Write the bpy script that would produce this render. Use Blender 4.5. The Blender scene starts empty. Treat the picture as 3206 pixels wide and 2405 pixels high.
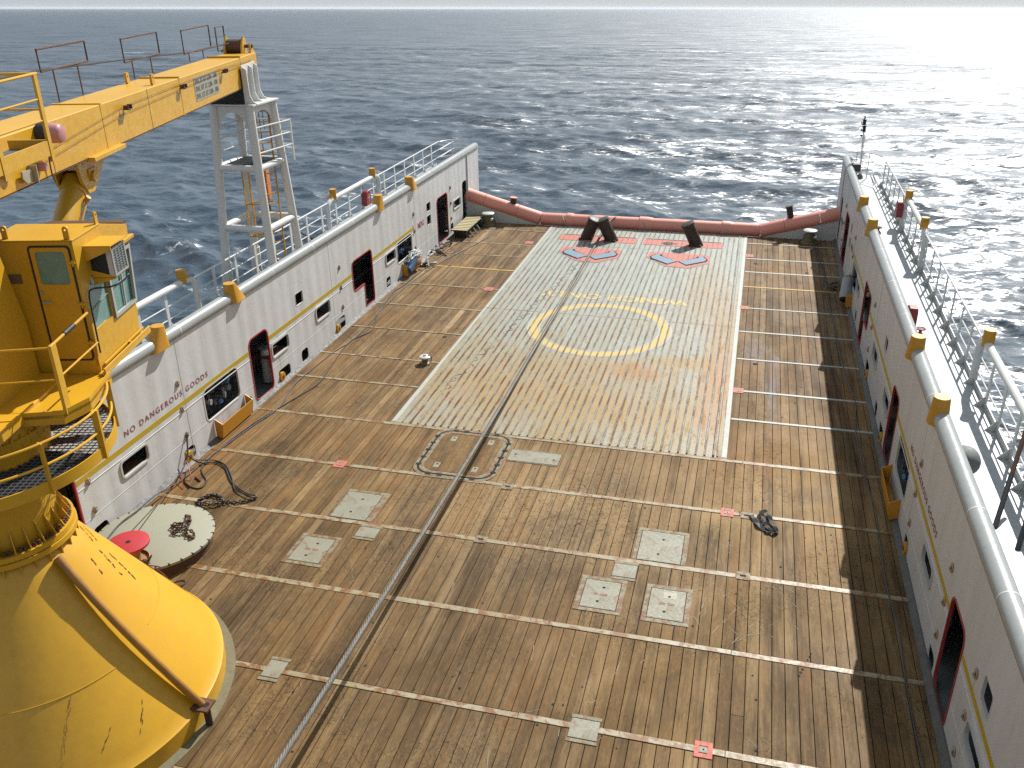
import bpy, bmesh, math, random
import numpy as np
from mathutils import Vector, Matrix
R = math.radians
random.seed(7)
scene = bpy.context.scene
COL = scene.collection
# ------------------------------------------------------------------ frames
XL, XR = -13.273, 3.891                  # inner faces of the two bulwarks
UPN = Vector((0.0032, 0.0479, 1.0)).normalized()   # true vertical seen in the ship's frame (ship trimmed by the head)
TILT = UPN.rotation_difference(Vector((0, 0, 1))).to_matrix().to_4x4()
SUN_SHIP = Vector((1.35, 4.2, 4.05)).normalized()
BO = Vector((-11.0, 9.6, 0))             # crane axis
BD = Vector((-3.6, 14.6, 0)).normalized()
BN = Vector((BD.y, -BD.x, 0))
# crane slewing frame relative to crane origin: local (n, s, z) -> ship
MC = Matrix(((BN.x, BD.x, 0, 0), (BN.y, BD.y, 0, 0), (0, 0, 1, 0), (0, 0, 0, 1)))

ALB = .82                                # overall reflectance, matched to the exposure
# ------------------------------------------------------------------ shader helper
class G:
    def __init__(s, name, rough=0.5, metal=0.0, spec=0.5):
        s.m = bpy.data.materials.new(name); s.m.use_nodes = True
        s.nt = s.m.node_tree; s.b = s.nt.nodes['Principled BSDF']; s.out = s.nt.nodes['Material Output']
        s.b.inputs['Roughness'].default_value = rough; s.b.inputs['Metallic'].default_value = metal
        s.b.inputs['Specular IOR Level'].default_value = spec
        s._tc = None
    def n(s, t, **kw):
        nd = s.nt.nodes.new(t)
        for k, v in kw.items(): setattr(nd, k, v)
        return nd
    def put(s, sock, v):
        if hasattr(v, 'links') or isinstance(v, bpy.types.NodeSocket): s.nt.links.new(v, sock)
        elif v is not None:
            if isinstance(v, (tuple, list)) and len(v) == 3 and sock.type == 'RGBA': v = (*v, 1)
            sock.default_value = v
    @property
    def obj(s):
        if s._tc is None: s._tc = s.n('ShaderNodeTexCoord').outputs['Object']
        return s._tc
    def scale(s, v, sc, loc=(0, 0, 0)):
        m = s.n('ShaderNodeMapping'); s.put(m.inputs['Vector'], v); m.inputs['Scale'].default_value = sc; m.inputs['Location'].default_value = loc
        return m.outputs[0]
    def noise(s, scale=5, detail=4, rough=.55, dist=0, vec=None):
        t = s.n('ShaderNodeTexNoise'); s.put(t.inputs['Vector'], vec or s.obj)
        t.inputs['Scale'].default_value = scale; t.inputs['Detail'].default_value = detail
        t.inputs['Roughness'].default_value = rough; t.inputs['Distortion'].default_value = dist
        return t.outputs['Fac']
    def math(s, op, a, b=None, clamp=False):
        t = s.n('ShaderNodeMath', operation=op, use_clamp=clamp); s.put(t.inputs[0], a)
        if b is not None: s.put(t.inputs[1], b)
        return t.outputs[0]
    def rng(s, v, a, b, c=0., d=1.):
        t = s.n('ShaderNodeMapRange'); s.put(t.inputs[0], v)
        for i, x in enumerate((a, b, c, d)): t.inputs[i + 1].default_value = x
        return t.outputs[0]
    def ramp(s, v, stops, interp='LINEAR'):
        t = s.n('ShaderNodeValToRGB'); s.put(t.inputs[0], v); e = t.color_ramp; e.interpolation = interp
        while len(e.elements) < len(stops): e.elements.new(.5)
        for el, (p, c) in zip(e.elements, stops): el.position = p; el.color = (*c, 1) if len(c) == 3 else c
        return t.outputs[0]
    def mix(s, f, a, b, blend='MIX'):
        t = s.n('ShaderNodeMix', data_type='RGBA', blend_type=blend); s.put(t.inputs[0], f); s.put(t.inputs[6], a); s.put(t.inputs[7], b)
        return t.outputs[2]
    def xyz(s, v=None):
        t = s.n('ShaderNodeSeparateXYZ'); s.put(t.inputs[0], v or s.obj); return t.outputs
    def blob(s, c, rx, ry, soft=.5, wob=.35, scale=2.2):
        """soft irregular patch in the deck plane round c, 0..1"""
        v = s.scale(s.obj, (1 / rx, 1 / ry, 0), (-c[0] / rx, -c[1] / ry, 0))
        ln = s.n('ShaderNodeVectorMath', operation='LENGTH'); s.put(ln.inputs[0], v)
        if not hasattr(s, '_bn'): s._bn = {}
        key = 1.3 if scale < 1.8 else 2.6
        if key not in s._bn: s._bn[key] = s.math('SUBTRACT', s.noise(key, 8, .70), .5)
        d = s.math('ADD', ln.outputs['Value'], s.math('MULTIPLY', s._bn[key], wob * 4))
        return s.rng(d, 1 + soft, 1 - soft)
    def bump(s, h, strength=.3, dist=.02):
        t = s.n('ShaderNodeBump'); t.inputs['Strength'].default_value = strength; t.inputs['Distance'].default_value = dist
        s.put(t.inputs['Height'], h); s.put(s.b.inputs['Normal'], t.outputs[0]); return t
    def col(s, c): s.put(s.b.inputs['Base Color'], s.mix(1, c, (ALB, ALB, ALB), 'MULTIPLY'))

def paint(name, c, rough=.45, dirt=.25, rust=.0, scale=1.0, rustcol=(.22, .075, .02), bump=.04, streak=False, dirtcol=None):
    g = G(name, rough)
    v = g.scale(g.obj, (1, 1, .12)) if streak else g.obj
    d = g.rng(g.noise(1.3 * scale, 5, .6, .3, v), .35, .75)
    d2 = g.rng(g.noise(9 * scale, 4, .65, .2, v), .4, .75)
    dc = dirtcol or tuple(x * .55 for x in c)
    k = g.math('MULTIPLY', g.math('ADD', d, d2), dirt, True)
    cc = g.mix(k, c, dc)
    if rust > 0:
        r = g.rng(g.noise(3.1 * scale, 7, .68, .5), .72 - rust * .3, .78 - rust * .3)
        cc = g.mix(r, cc, g.mix(g.noise(25, 3), rustcol, tuple(x * .45 for x in rustcol)))
    g.col(cc); g.put(g.b.inputs['Roughness'], g.rng(d2, 0, 1, rough, min(1, rough + .2)))
    if bump: g.bump(g.noise(14 * scale, 4), bump, .02)
    return g.m

M = {}
M['white'] = paint('white_paint', (.68, .675, .645), .42, .22, 0, .7, streak=True, dirtcol=(.40, .36, .29), bump=.02)
def wallpaint():
    g = G('wall_paint', .4)
    x, y, z = g.xyz(); v = g.scale(g.obj, (1, 1, .10))
    c = g.mix(g.rng(g.noise(1.0, 5, .6, .3, v), .42, .66, 0, .34), (.69, .69, .675), (.52, .50, .45))
    c = g.mix(g.rng(g.noise(6, 5, .7, .2, v), .54, .68, 0, .25), c, (.42, .39, .33))
    st = None
    for (yy, zz, wd, ln, k) in [(22.4, .95, .34, .55, .9), (15.4, .95, .3, .5, .55), (25.3, .97, .3, .5, .6), (31.4, 1.0, .3, .5, .5), (20.4, 1.0, .1, .5, .4), (17.45, .75, .06, .4, .7), (26.97, 2.15, .05, .5, .5), (13.89, 2.15, .05, .5, .5), (34.2, 2.1, .05, .6, .6), (24.0, 1.93, .16, .5, .4), (36.0, 1.25, .2, .5, .4), (19.2, .6, .5, .4, .4), (39.9, 1.05, .3, .5, .5), (11.6, 1.9, .05, .6, .6), (10.9, 1.85, .2, .6, .4), (28.3, 1.0, .25, .4, .4)]:
        a = g.rng(g.math('ABSOLUTE', g.math('SUBTRACT', y, yy - 23)), wd, wd * .3); b = g.math('MULTIPLY', g.rng(z, zz - ln, zz, 0, k), g.math('LESS_THAN', z, zz)); m_ = g.math('MULTIPLY', a, b); st = m_ if st is None else g.math('MAXIMUM', st, m_)
    c = g.mix(g.math('MULTIPLY', st, g.rng(g.noise(11, 3, .6, 0, g.scale(g.obj, (1, 1, .06))), .42, .62)), c, (.34, .22, .10))
    g.col(c)
    g.bump(g.math('ADD', g.math('SINE', g.math('MULTIPLY', y, 10.5)), g.math('MULTIPLY', g.noise(1.1, 3), 5)), .5, .006)
    return g.m
M['wall'] = wallpaint()
M['inner'] = paint('inner_grey', (.20, .21, .20), .6, .5)
M['ring'] = paint('ring_olive', (.20, .175, .095), .6, .5, .2, 1.5)
M['pipe'] = paint('pipe_brown', (.40, .19, .03), .45, .45, .2, 2.5, rustcol=(.16, .06, .03), dirtcol=(.22, .09, .02))
M['scratch'] = paint('scratch_white', (.40, .355, .28), .6, .3, 0, 3)
M['margin'] = paint('margin_grey', (.13, .125, .105), .6, .5, .15, 1)
M['yfaded'] = paint('yellow_faded', (.62, .40, .05), .6, .5, .1, 1.6, dirtcol=(.40, .40, .32))
M['tube'] = paint('rail_grey', (.36, .375, .36), .27, .25, .02, 1.2)
M['tower'] = paint('tower_white', (.72, .715, .68), .35, .15, .01, 1.0)
M['walk'] = paint('walkway_grey', (.50, .53, .53), .36, .3, .0, .6, bump=.08)
M['yellow'] = paint('crane_yellow', (.66, .362, .017), .36, .22, .0, .8, dirtcol=(.40, .18, .010))
M['yellow2'] = paint('cap_yellow', (.62, .30, .016), .45, .25, .02, 2)
M['tray'] = paint('tray_yellow', (.66, .29, .016), .45, .2, .03, 2)
M['stripe'] = paint('stripe_yellow', (.55, .38, .02), .5, .15, .0, 2)
M['pink'] = paint('roller_pink', (.88, .34, .25), .45, .3, .08, .9, dirtcol=(.62, .32, .26), rustcol=(.25, .09, .05))
M['pinkflat'] = paint('pink_marking', (.60, .135, .09), .6, .4, .3, 2.5)
M['blue'] = paint('jaw_blue', (.16, .25, .32), .55, .4, .3, 3)
M['red'] = paint('red_paint', (.30, .022, .025), .4, .2, 0, 2)
M['redtop'] = paint('spool_red', (.46, .02, .03), .5, .2, .22, 3, rustcol=(.05, .03, .02))
M['redframe'] = paint('frame_red', (.42, .045, .05), .4, .15, .05, 2)
M['orange'] = paint('eye_orange', (.55, .29, .12), .45, .3, .1, 6)
M['blockorange'] = paint('hook_orange', (.60, .17, .02), .45, .3, .15, 3)
M['black'] = paint('black_rubber', (.018, .018, .02), .55, .2, 0, 3)
M['gap'] = paint('dark_gap', (.012, .010, .008), .9, .1)
M['pin'] = paint('pin_steel', (.045, .028, .018), .5, .4, .35, 1.6, rustcol=(.10, .04, .015))
M['rusty'] = paint('rusty_steel', (.12, .055, .03), .7, .5, .4, 2)
M['chain'] = paint('chain_steel', (.05, .032, .022), .55, .4, .4, 6, rustcol=(.12, .045, .015))
M['plate'] = paint('hatch_paint', (.275, .27, .20), .55, .6, .50, 1.6, rustcol=(.30, .15, .045), dirtcol=(.20, .175, .11))
M['frameplate'] = paint('hatch_frame', (.27, .235, .135), .6, .7, .78, 2.0, rustcol=(.25, .11, .03))
M['beam'] = paint('beam_paint', (.37, .34, .235), .45, .95, .74, 1.1, rustcol=(.28, .12, .03), dirtcol=(.27, .20, .10))
M['beamy'] = paint('beam_yellow', (.62, .36, .06), .55, .3, .15, 1.5)
M['disc'] = paint('disc_paint', (.31, .305, .225), .5, .35, .03, 1.0, dirtcol=(.32, .30, .21))
M['whiteline'] = paint('white_line', (.44, .455, .41), .5, .45, .2, 2.5, dirtcol=(.33, .31, .25))
M['yline'] = paint('yellow_line', (.62, .42, .07), .6, .65, .12, 2.2, dirtcol=(.45, .36, .16))
M['maroon'] = paint('letter_maroon', (.33, .035, .06), .55, .25, .0, 8, dirtcol=(.55, .35, .33))
M['letters'] = paint('letter_dark', (.10, .10, .10), .6, .3, .1, 8)
M['letterrust'] = paint('letter_rust', (.30, .11, .03), .7, .4, .2, 8)
M['sign'] = paint('sign_plate', (.40, .37, .27), .5, .4, .05, 3)
M['brownplate'] = paint('name_plate', (.16, .10, .05), .5, .3, 0, 6)
M['glassframe'] = paint('window_grey', (.42, .42, .38), .4, .2)
M['dark'] = paint('dark_steel', (.05, .05, .05), .5, .3, .1, 3)
M['grate'] = paint('grating', (.10, .105, .11), .45, .4, .05, 6)
M['drum'] = paint('drum_wood', (.40, .20, .07), .65, .4, .2, 4)
M['navy'] = paint('blue_plastic', (.05, .16, .32), .4, .2)
M['hose'] = paint('hose_ends', (.06, .065, .08), .35, .5, .1, 5)
M['steelrope'] = paint('wire_steel', (.20, .18, .145), .55, .6, .08, 9, dirtcol=(.05, .045, .035))
M['steelrope'].node_tree.nodes['Principled BSDF'].inputs['Metallic'].default_value = .0
M['stepy'] = paint('step_yellow', (.62, .50, .22), .55, .4, .1, 4)
M['stepd'] = paint('step_dark', (.07, .075, .055), .55, .4, .1, 4)
M['lamp'] = paint('lamp_pink', (.52, .23, .23), .4, .15)
M['capst'] = paint('capstan_olive', (.17, .145, .06), .45, .4, .2, 3)
M['seat'] = paint('cab_inside', (.22, .30, .22), .6, .3)
M['white2'] = paint('white_head', (.62, .62, .58), .4, .3, .05, 3)
M['hull'] = paint('hull_red', (.30, .05, .04), .5, .3, .1)

def glass():
    g = G('cab_glass'); t = g.n('ShaderNodeBsdfTransparent'); t.inputs[0].default_value = (.56, .74, .70, 1)
    gl = g.n('ShaderNodeBsdfPrincipled'); gl.inputs['Base Color'].default_value = (.16, .30, .28, 1); gl.inputs['Roughness'].default_value = .06
    mx = g.n('ShaderNodeMixShader'); g.put(mx.inputs[0], g.rng(g.noise(3, 4), .3, .7, .55, .8)); g.put(mx.inputs[1], t.outputs[0]); g.put(mx.inputs[2], gl.outputs[0])
    g.put(g.out.inputs['Surface'], mx.outputs[0]); return g.m
M['glass'] = glass()

def wood(name='deck_wood'):
    g = G(name, .62, spec=.10)
    rnd = g.n('ShaderNodeNewGeometry').outputs['Random Per Island']
    x, y, z = g.xyz()
    wn = g.n('ShaderNodeTexWhiteNoise', noise_dimensions='1D'); g.put(wn.inputs['W'], g.math('FLOOR', g.math('DIVIDE', g.math('SUBTRACT', x, XL), (XR - XL) / 76)))
    rnd = g.math('ADD', g.math('MULTIPLY', rnd, .45), g.math('MULTIPLY', wn.outputs['Value'], .55))
    base = g.ramp(rnd, [(.1, (.195, .110, .041)), (.35, (.24, .142, .055)), (.65, (.275, .168, .069)), (.85, (.33, .208, .089)), (.97, (.43, .285, .13))])
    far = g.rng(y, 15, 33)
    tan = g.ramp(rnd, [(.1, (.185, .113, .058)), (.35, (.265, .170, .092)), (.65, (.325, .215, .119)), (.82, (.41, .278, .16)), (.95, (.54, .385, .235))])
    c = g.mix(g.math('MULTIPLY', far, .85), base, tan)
    # grain
    gr = g.noise(7, 6, .68, .4, g.scale(g.obj, (7, .35, 1)))
    c = g.mix(g.rng(gr, .36, .66), c, g.mix(.5, c, (.075, .040, .014)))
    gr2 = g.noise(30, 3, .6, 0, g.scale(g.obj, (4, .25, 1)))
    c = g.mix(g.rng(gr2, .52, .74, 0, .6), c, (.40, .25, .10))
    # weathering in broad cloudy patches
    w = g.noise(.55, 5, .6, .6)
    c = g.mix(g.rng(w, .40, .70, 0, .75), c, g.mix(.5, c, (.07, .042, .018)))
    w2 = g.noise(1.6, 6, .66, 1.0, g.scale(g.obj, (1.3, .5, 1)))
    c = g.mix(g.rng(w2, .50, .72, 0, .7), c, (.085, .060, .034))
    lt = g.noise(.8, 5, .65, .4, g.scale(g.obj, (1.2, .45, 1), (7, 3, 0)))
    c = g.mix(g.rng(lt, .52, .74, 0, .42), c, (.44, .29, .13))
    # bleached scrubbed zone amidships
    c = g.mix(g.math('MULTIPLY', g.blob((-3.6, 17.6), 3.0, 2.6, .6, .3, 1.2), .42), c, (.48, .33, .17))
    c = g.mix(g.math('MULTIPLY', g.blob((1.4, 18.5), 1.6, 4.2, .6, .3, 1.2), .42), c, (.48, .315, .14))
    brk = g.rng(g.noise(5, 7, .72, .4, g.scale(g.obj, (2.2, .5, 1))), .36, .60, .25, 1)
    # dark oil stains
    for (cx, cy, rx, ry, k) in [(-11.43, 18.67, .38, .38, .8), (-3.4, 16.7, .7, .9, .6), (.0, 16.6, .45, .9, .75), (-8.6, 13.0, .5, 3.2, .55), (-6.9, 16.0, .35, 2.2, .55),
                                (-9.8, 12.2, 1.2, 2.4, .4), (-2.5, 18.8, .6, .5, .5), (-10.4, 15.6, .9, .8, .45), (-1.3, 15.3, .4, 1.4, .45), (2.0, 19.4, .45, .35, .5), (2.3, 13.4, 1.2, 2.6, .45), (-5.0, 12.4, 2.4, 3.2, .4), (-3.9, 15.0, 1.6, .7, .6), (-8.0, 18.9, .9, .5, .6), (-11.0, 17.6, 1.0, .5, .5), (-10.2, 20.0, .8, .5, .45), (-9.0, 10.5, .9, 1.6, .55), (-2.8, 10.4, 1.6, .9, .4), (.9, 11.8, .6, 1.2, .4), (-10.8, 28.6, .5, 1.6, .4), (1.9, 31, .5, 1.6, .35)]:
        c = g.mix(g.math('MULTIPLY', g.math('MULTIPLY', g.blob((cx, cy), rx, ry, .5, .42, 2.5), brk), k), c, (.052, .040, .030))
    # grey-lilac spilled paint right of the steel panel
    for (cx, cy, rx, ry) in [(.65, 28.0, .35, 1.2), (1.15, 26.4, .28, 1.6), (1.2, 24.6, .14, 1.6)]:
        c = g.mix(g.math('MULTIPLY', g.math('MULTIPLY', g.blob((cx, cy), rx, ry, .25, .6, 3), brk), .8), c, (.25, .23, .225))
    # rust washed over the wood
    for (cx, cy, rx, ry, k) in [(.7, 26.4, 1.4, .8, .55), (.5, 20.5, .9, .8, .7), (-12.9, 16.4, .55, 3.4, .8), (3.4, 25.0, .5, 1.4, .8), (-12.2, 28.0, .9, 1.0, .35), (-9.5, 19.6, 2.6, 1.0, .38), (1.5, 37, 1.0, .7, .4), (-11.0, 31.2, 1.6, .5, .4), (1.3, 21.5, .9, 1.6, .3), (-12.7, 24.5, .5, 2.5, .35)]:
        c = g.mix(g.math('MULTIPLY', g.math('MULTIPLY', g.blob((cx, cy), rx, ry, .55, .45, 2), brk), k), c, (.27, .125, .035))
    # long dark drag marks and wear running fore and aft
    for (sx, sy, lo, hi, k, cc_, sd) in [(1.5, .10, .50, .64, .75, (.060, .036, .017), 1), (5, .16, .53, .64, .6, (.075, .045, .022), 5), (2.2, .13, .54, .66, .5, (.36, .245, .125), 9), (3.0, .2, .56, .66, .55, (.24, .115, .04), 13)]:
        ln = g.noise(1, 6, .7, .25, g.scale(g.obj, (sx, sy, 1), (sd, sd * 3, 0))); c = g.mix(g.rng(ln, lo, hi, 0, k), c, cc_)
    # fine dark scuffs
    def scuff(sc, ds, w, seed):
        nn = g.noise(sc, 2, .5, ds, g.scale(g.obj, (1, 1, 1), (seed, seed * 2, 0)))
        return g.rng(g.math('ABSOLUTE', g.math('SUBTRACT', nn, .5)), w, w * .3)
    zone = g.rng(g.noise(.5, 3, .5, .3, g.scale(g.obj, (1, 1, 1), (4, 9, 0))), .46, .6)
    zone = g.math('MAXIMUM', zone, g.blob((-3.4, 17.0), 2.6, 2.4, .4, .3))
    sc_ = g.math('MAXIMUM', scuff(2.3, 2.6, .016, 3), scuff(3.9, 2.0, .014, 11))
    c = g.mix(g.math('MULTIPLY', g.math('MULTIPLY', sc_, zone), .75), c, (.035, .024, .014))
    sp_ = g.noise(9, 8, .78, .2, g.scale(g.obj, (2.6, .45, 1), (3, 5, 0)))
    c = g.mix(g.rng(sp_, .57, .66, 0, .55), c, (.062, .040, .020))
    c = g.mix(g.rng(sp_, .43, .34, 0, .30), c, (.40, .28, .15))
    sc2 = g.noise(40, 2, .5, 0, g.scale(g.obj, (1, .12, 1), (2, 0, 0)))
    c = g.mix(g.rng(sc2, .66, .72, 0, .5), c, (.04, .028, .02))
    g.col(c)
    g.put(g.b.inputs['Roughness'], g.rng(w, .3, .7, .55, .75))
    g.bump(g.math('ADD', gr, g.math('MULTIPLY', gr2, .5)), .35, .012)
    return g.m
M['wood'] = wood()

PX0, PX1 = -9.08, .06                    # steel panel in the planking
def steelpanel():
    g = G('panel_paint', .5)
    x, y, z = g.xyz()
    c = g.mix(g.rng(g.noise(1.1, 5, .6, .4, g.scale(g.obj, (1.5, .35, 1))), .3, .7), (.30, .335, .305), (.385, .42, .37))
    near = g.rng(y, 31, 22)
    v = g.scale(g.obj, (1, .16, 1))
    c = g.mix(g.math('MULTIPLY', g.rng(g.noise(1.0, 5, .6, .4, v), .38, .62), g.rng(y, 34, 21, .1, .95)), c, (.33, .265, .115))
    r1 = g.rng(g.noise(2.2, 7, .72, .6, g.scale(g.obj, (2.5, .4, 1))), .49, .60)
    c = g.mix(g.math('MULTIPLY', r1, g.rng(y, 38, 23, .12, .8)), c, (.27, .155, .045))
    r2 = g.rng(g.noise(6, 7, .75, .3, g.scale(g.obj, (3, 1, 1), (5, 1, 0))), .58, .63)
    c = g.mix(g.math('MULTIPLY', r2, .7), c, (.14, .065, .03))
    for (cx, cy, rx, ry, k) in [(-3.15, 25.6, .49, .55, 1), (-2.6, 25.4, .49, .4, .9), (-1.2, 26.5, 1.5, .45, .9), (-.42, 28, .51, 5, .75), (-4.6, 25.6, 2.2, .8, .6), (-5.5, 23.4, 3, 1.2, .55), (-2.2, 22.6, 2.2, .8, .5), (-7.6, 24.5, 1, 2.6, .4), (-1.3, 33.0, .8, 3.5, .45), (-2.4, 23.5, 3.0, 2.6, .4), (-.5, 24.5, .4, 3, .4), (-6.4, 22.8, 2.6, 2.6, .4)]:
        c = g.mix(g.math('MULTIPLY', g.blob((cx, cy), rx, ry, .5, .15 if rx < .5 else .35, 2.2), k), c, (.40, .13, .02) if rx < .5 else (.37, .215, .05))
    w = g.rng(g.math('ABSOLUTE', g.math('SUBTRACT', g.noise(2.1, 2, .5, 2.2), .5)), .012, .004)
    c = g.mix(g.math('MULTIPLY', w, .25), c, (.15, .12, .09))
    f = g.math('FRACT', g.math('ADD', g.math('DIVIDE', g.math('SUBTRACT', x, PX0 + .34), .2225), 100.5)); d = g.math('ABSOLUTE', g.math('SUBTRACT', f, .5))
    bleed = g.math('SUBTRACT', g.rng(g.noise(1.7, 7, .74, .3, g.scale(g.obj, (4, .40, 1))), .44, .62, .04, .34), d)
    bleed = g.math('MULTIPLY', g.rng(bleed, -.02, .05), g.rng(y, 41, 24, .25, .9))
    c = g.mix(bleed, c, g.mix(g.noise(9, 4), (.25, .140, .030), (.15, .080, .018)))
    tk = g.noise(14, 5, .7, .2, g.scale(g.obj, (.5, 2.2, 1), (9, 2, 0))); c = g.mix(g.math('MULTIPLY', g.rng(tk, .585, .62), g.rng(y, 41, 24, .35, .8)), c, (.10, .06, .03))
    gm = g.noise(3, 8, .75, .3, g.scale(g.obj, (1, .4, 1))); c = g.mix(g.rng(gm, .50, .64, 0, .45), c, (.22, .21, .155))
    g.col(c); g.put(g.b.inputs['Roughness'], g.rng(r1, 0, 1, .42, .75))
    g.bump(g.noise(5, 6, .6), .12, .02)
    return g.m
M['panel'] = steelpanel()

def ribmat():
    g = G('rib_steel', .45)
    x, y, z = g.xyz()
    k = g.rng(g.noise(1.4, 6, .74, .3, g.scale(g.obj, (4, .6, 1))), .44, .55)
    k2 = g.math('MULTIPLY', k, g.rng(y, 41, 25, .6, 1))
    c = g.mix(k2, (.27, .265, .215), (.105, .048, .018))
    g.col(c); g.put(g.b.inputs['Roughness'], g.rng(g.noise(20, 3), .3, .7, .18, .6)); g.bump(g.noise(30, 3), .4, .01)
    return g.m
M['rib'] = ribmat()

# ------------------------------------------------------------------ mesh builder
class MB:
    def __init__(s): s.bm = bmesh.new()
    def _add(s, vs, fs):
        b = [s.bm.verts.new(v) for v in vs]
        for f in fs:
            try: s.bm.faces.new([b[i] for i in f])
            except ValueError: pass
        return s
    def box(s, x0, x1, y0, y1, z0, z1):
        v = [(x, y, z) for z in (z0, z1) for y in (y0, y1) for x in (x0, x1)]
        return s._add(v, [(0, 2, 3, 1), (4, 5, 7, 6), (0, 1, 5, 4), (2, 6, 7, 3), (0, 4, 6, 2), (1, 3, 7, 5)])
    def obox(s, c, ax, ay, az):
        c, ax, ay, az = map(Vector, (c, ax, ay, az))
        v = [c + ax * i + ay * j + az * k for k in (-1, 1) for j in (-1, 1) for i in (-1, 1)]
        return s._add(v, [(0, 2, 3, 1), (4, 5, 7, 6), (0, 1, 5, 4), (2, 6, 7, 3), (0, 4, 6, 2), (1, 3, 7, 5)])
    def bar(s, a, b, w, h, up=(0, 0, 1)):
        a, b = Vector(a), Vector(b); d = b - a; u = Vector(up); sd = d.cross(u)
        if sd.length < 1e-6: sd = d.cross(Vector((1, 0, 0)))
        sd.normalize(); u2 = sd.cross(d).normalized()
        return s.obox((a + b) / 2, d / 2, sd * w / 2, u2 * h / 2)
    def tube(s, pts, r, n=8, closed=False, cap=True):
        P = [Vector(p) for p in pts]; N = len(P); rs = r if isinstance(r, (list, tuple)) else [r] * N
        rings = []; u = None
        for i in range(N):
            t = (P[(i + 1) % N] - P[i - 1]) if closed else (P[min(i + 1, N - 1)] - P[max(i - 1, 0)])
            t.normalize()
            if u is None:
                u = t.orthogonal().normalized()
            else:
                u = u - t * u.dot(t)
                u = u.normalized() if u.length > 1e-6 else t.orthogonal().normalized()
            w = t.cross(u)
            rings.append([s.bm.verts.new(P[i] + (u * math.cos(2 * math.pi * k / n) + w * math.sin(2 * math.pi * k / n)) * rs[i]) for k in range(n)])
        for i in range(N if closed else N - 1):
            a, b = rings[i], rings[(i + 1) % N]
            for k in range(n):
                try: s.bm.faces.new([a[k], a[(k + 1) % n], b[(k + 1) % n], b[k]])
                except ValueError: pass
        if not closed and cap:
            s.bm.faces.new(rings[0][::-1]); s.bm.faces.new(rings[-1])
        return s
    def cyl(s, a, b, r0, r1=None, n=20): return s.tube([a, b], [r0, r0 if r1 is None else r1], n)
    def lathe(s, prof, c=(0, 0, 0), n=48, a0=0, a1=360):
        full = abs(a1 - a0) >= 360; m = n if full else n + 1
        rings = []
        for r, z in prof:
            rings.append([s.bm.verts.new((c[0] + r * math.cos(R(a0 + (a1 - a0) * k / n)), c[1] + r * math.sin(R(a0 + (a1 - a0) * k / n)), c[2] + z)) for k in range(m)])
        for a, b in zip(rings, rings[1:]):
            for k in range(n):
                try: s.bm.faces.new([a[k], a[(k + 1) % m], b[(k + 1) % m], b[k]])
                except ValueError: pass
        return s
    def prism(s, poly, lo, hi, axis='x'):
        """extrude a 2-D polygon along an axis; poly is in the two other axes in order"""
        def P(u, v, w): return {'x': (w, u, v), 'y': (u, w, v), 'z': (u, v, w)}[axis]
        n = len(poly); a = [s.bm.verts.new(P(u, v, lo)) for u, v in poly]; b = [s.bm.verts.new(P(u, v, hi)) for u, v in poly]
        s.bm.faces.new(a[::-1]); s.bm.faces.new(b)
        for k in range(n): s.bm.faces.new([a[k], a[(k + 1) % n], b[(k + 1) % n], b[k]])
        return s
    def sphere(s, c, r, n=12, sc=(1, 1, 1)):
        pr = [(max(1e-4, math.sin(math.pi * i / n)), -math.cos(math.pi * i / n)) for i in range(n + 1)]
        i0 = len(s.bm.verts); s.lathe(pr, n=n * 2); s.bm.verts.ensure_lookup_table()
        for v in s.bm.verts[i0:]: v.co = Vector(c) + Vector((v.co.x * r * sc[0], v.co.y * r * sc[1], v.co.z * r * sc[2]))
        return s
    def mesh(s, me):
        s.bm.from_mesh(me); return s
    def xf(s, m): s.bm.transform(m); return s
    def build(s, name, mat, parent=None, smooth=38, bevel=0, seg=2, local=False):
        if parent and not local:
            off = Vector(); p = parent
            while p: off += p.location; p = p.parent
            s.bm.transform(Matrix.Translation(-off))
        bmesh.ops.recalc_face_normals(s.bm, faces=s.bm.faces[:])
        me = bpy.data.meshes.new(name); s.bm.to_mesh(me); s.bm.free()
        for m in (mat if isinstance(mat, list) else [mat]): me.materials.append(M[m])
        if smooth:
            me.polygons.foreach_set('use_smooth', [True] * len(me.polygons)); me.set_sharp_from_angle(angle=R(smooth))
        o = bpy.data.objects.new(name, me); COL.objects.link(o)
        if parent: o.parent = parent
        if bevel:
            b = o.modifiers.new('bevel', 'BEVEL'); b.width = bevel; b.segments = seg; b.limit_method = 'ANGLE'; b.angle_limit = R(40); b.harden_normals = True
        return o

def tag(o, label=None, cat=None, group=None, kind=None):
    if label: o['label'] = label
    if cat: o['category'] = cat
    if group: o['group'] = group
    if kind: o['kind'] = kind
    return o
def empty(name, loc, label, cat, group=None, rz=0):
    o = bpy.data.objects.new(name, None); COL.objects.link(o); o.location = loc; o.rotation_euler.z = rz; o.empty_display_size = .2
    return tag(o, label, cat, group)
def dup(o, loc, label, rz=None):
    r = o.copy(); COL.objects.link(r); r.location = loc; r['label'] = label
    if rz is not None: r.rotation_euler.z = rz
    for ch in [c for c in bpy.data.objects if c.parent == o]:
        c = ch.copy(); COL.objects.link(c); c.parent = r
        for g in [k for k in bpy.data.objects if k.parent == ch]:
            d = g.copy(); COL.objects.link(d); d.parent = c
    return r

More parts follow.
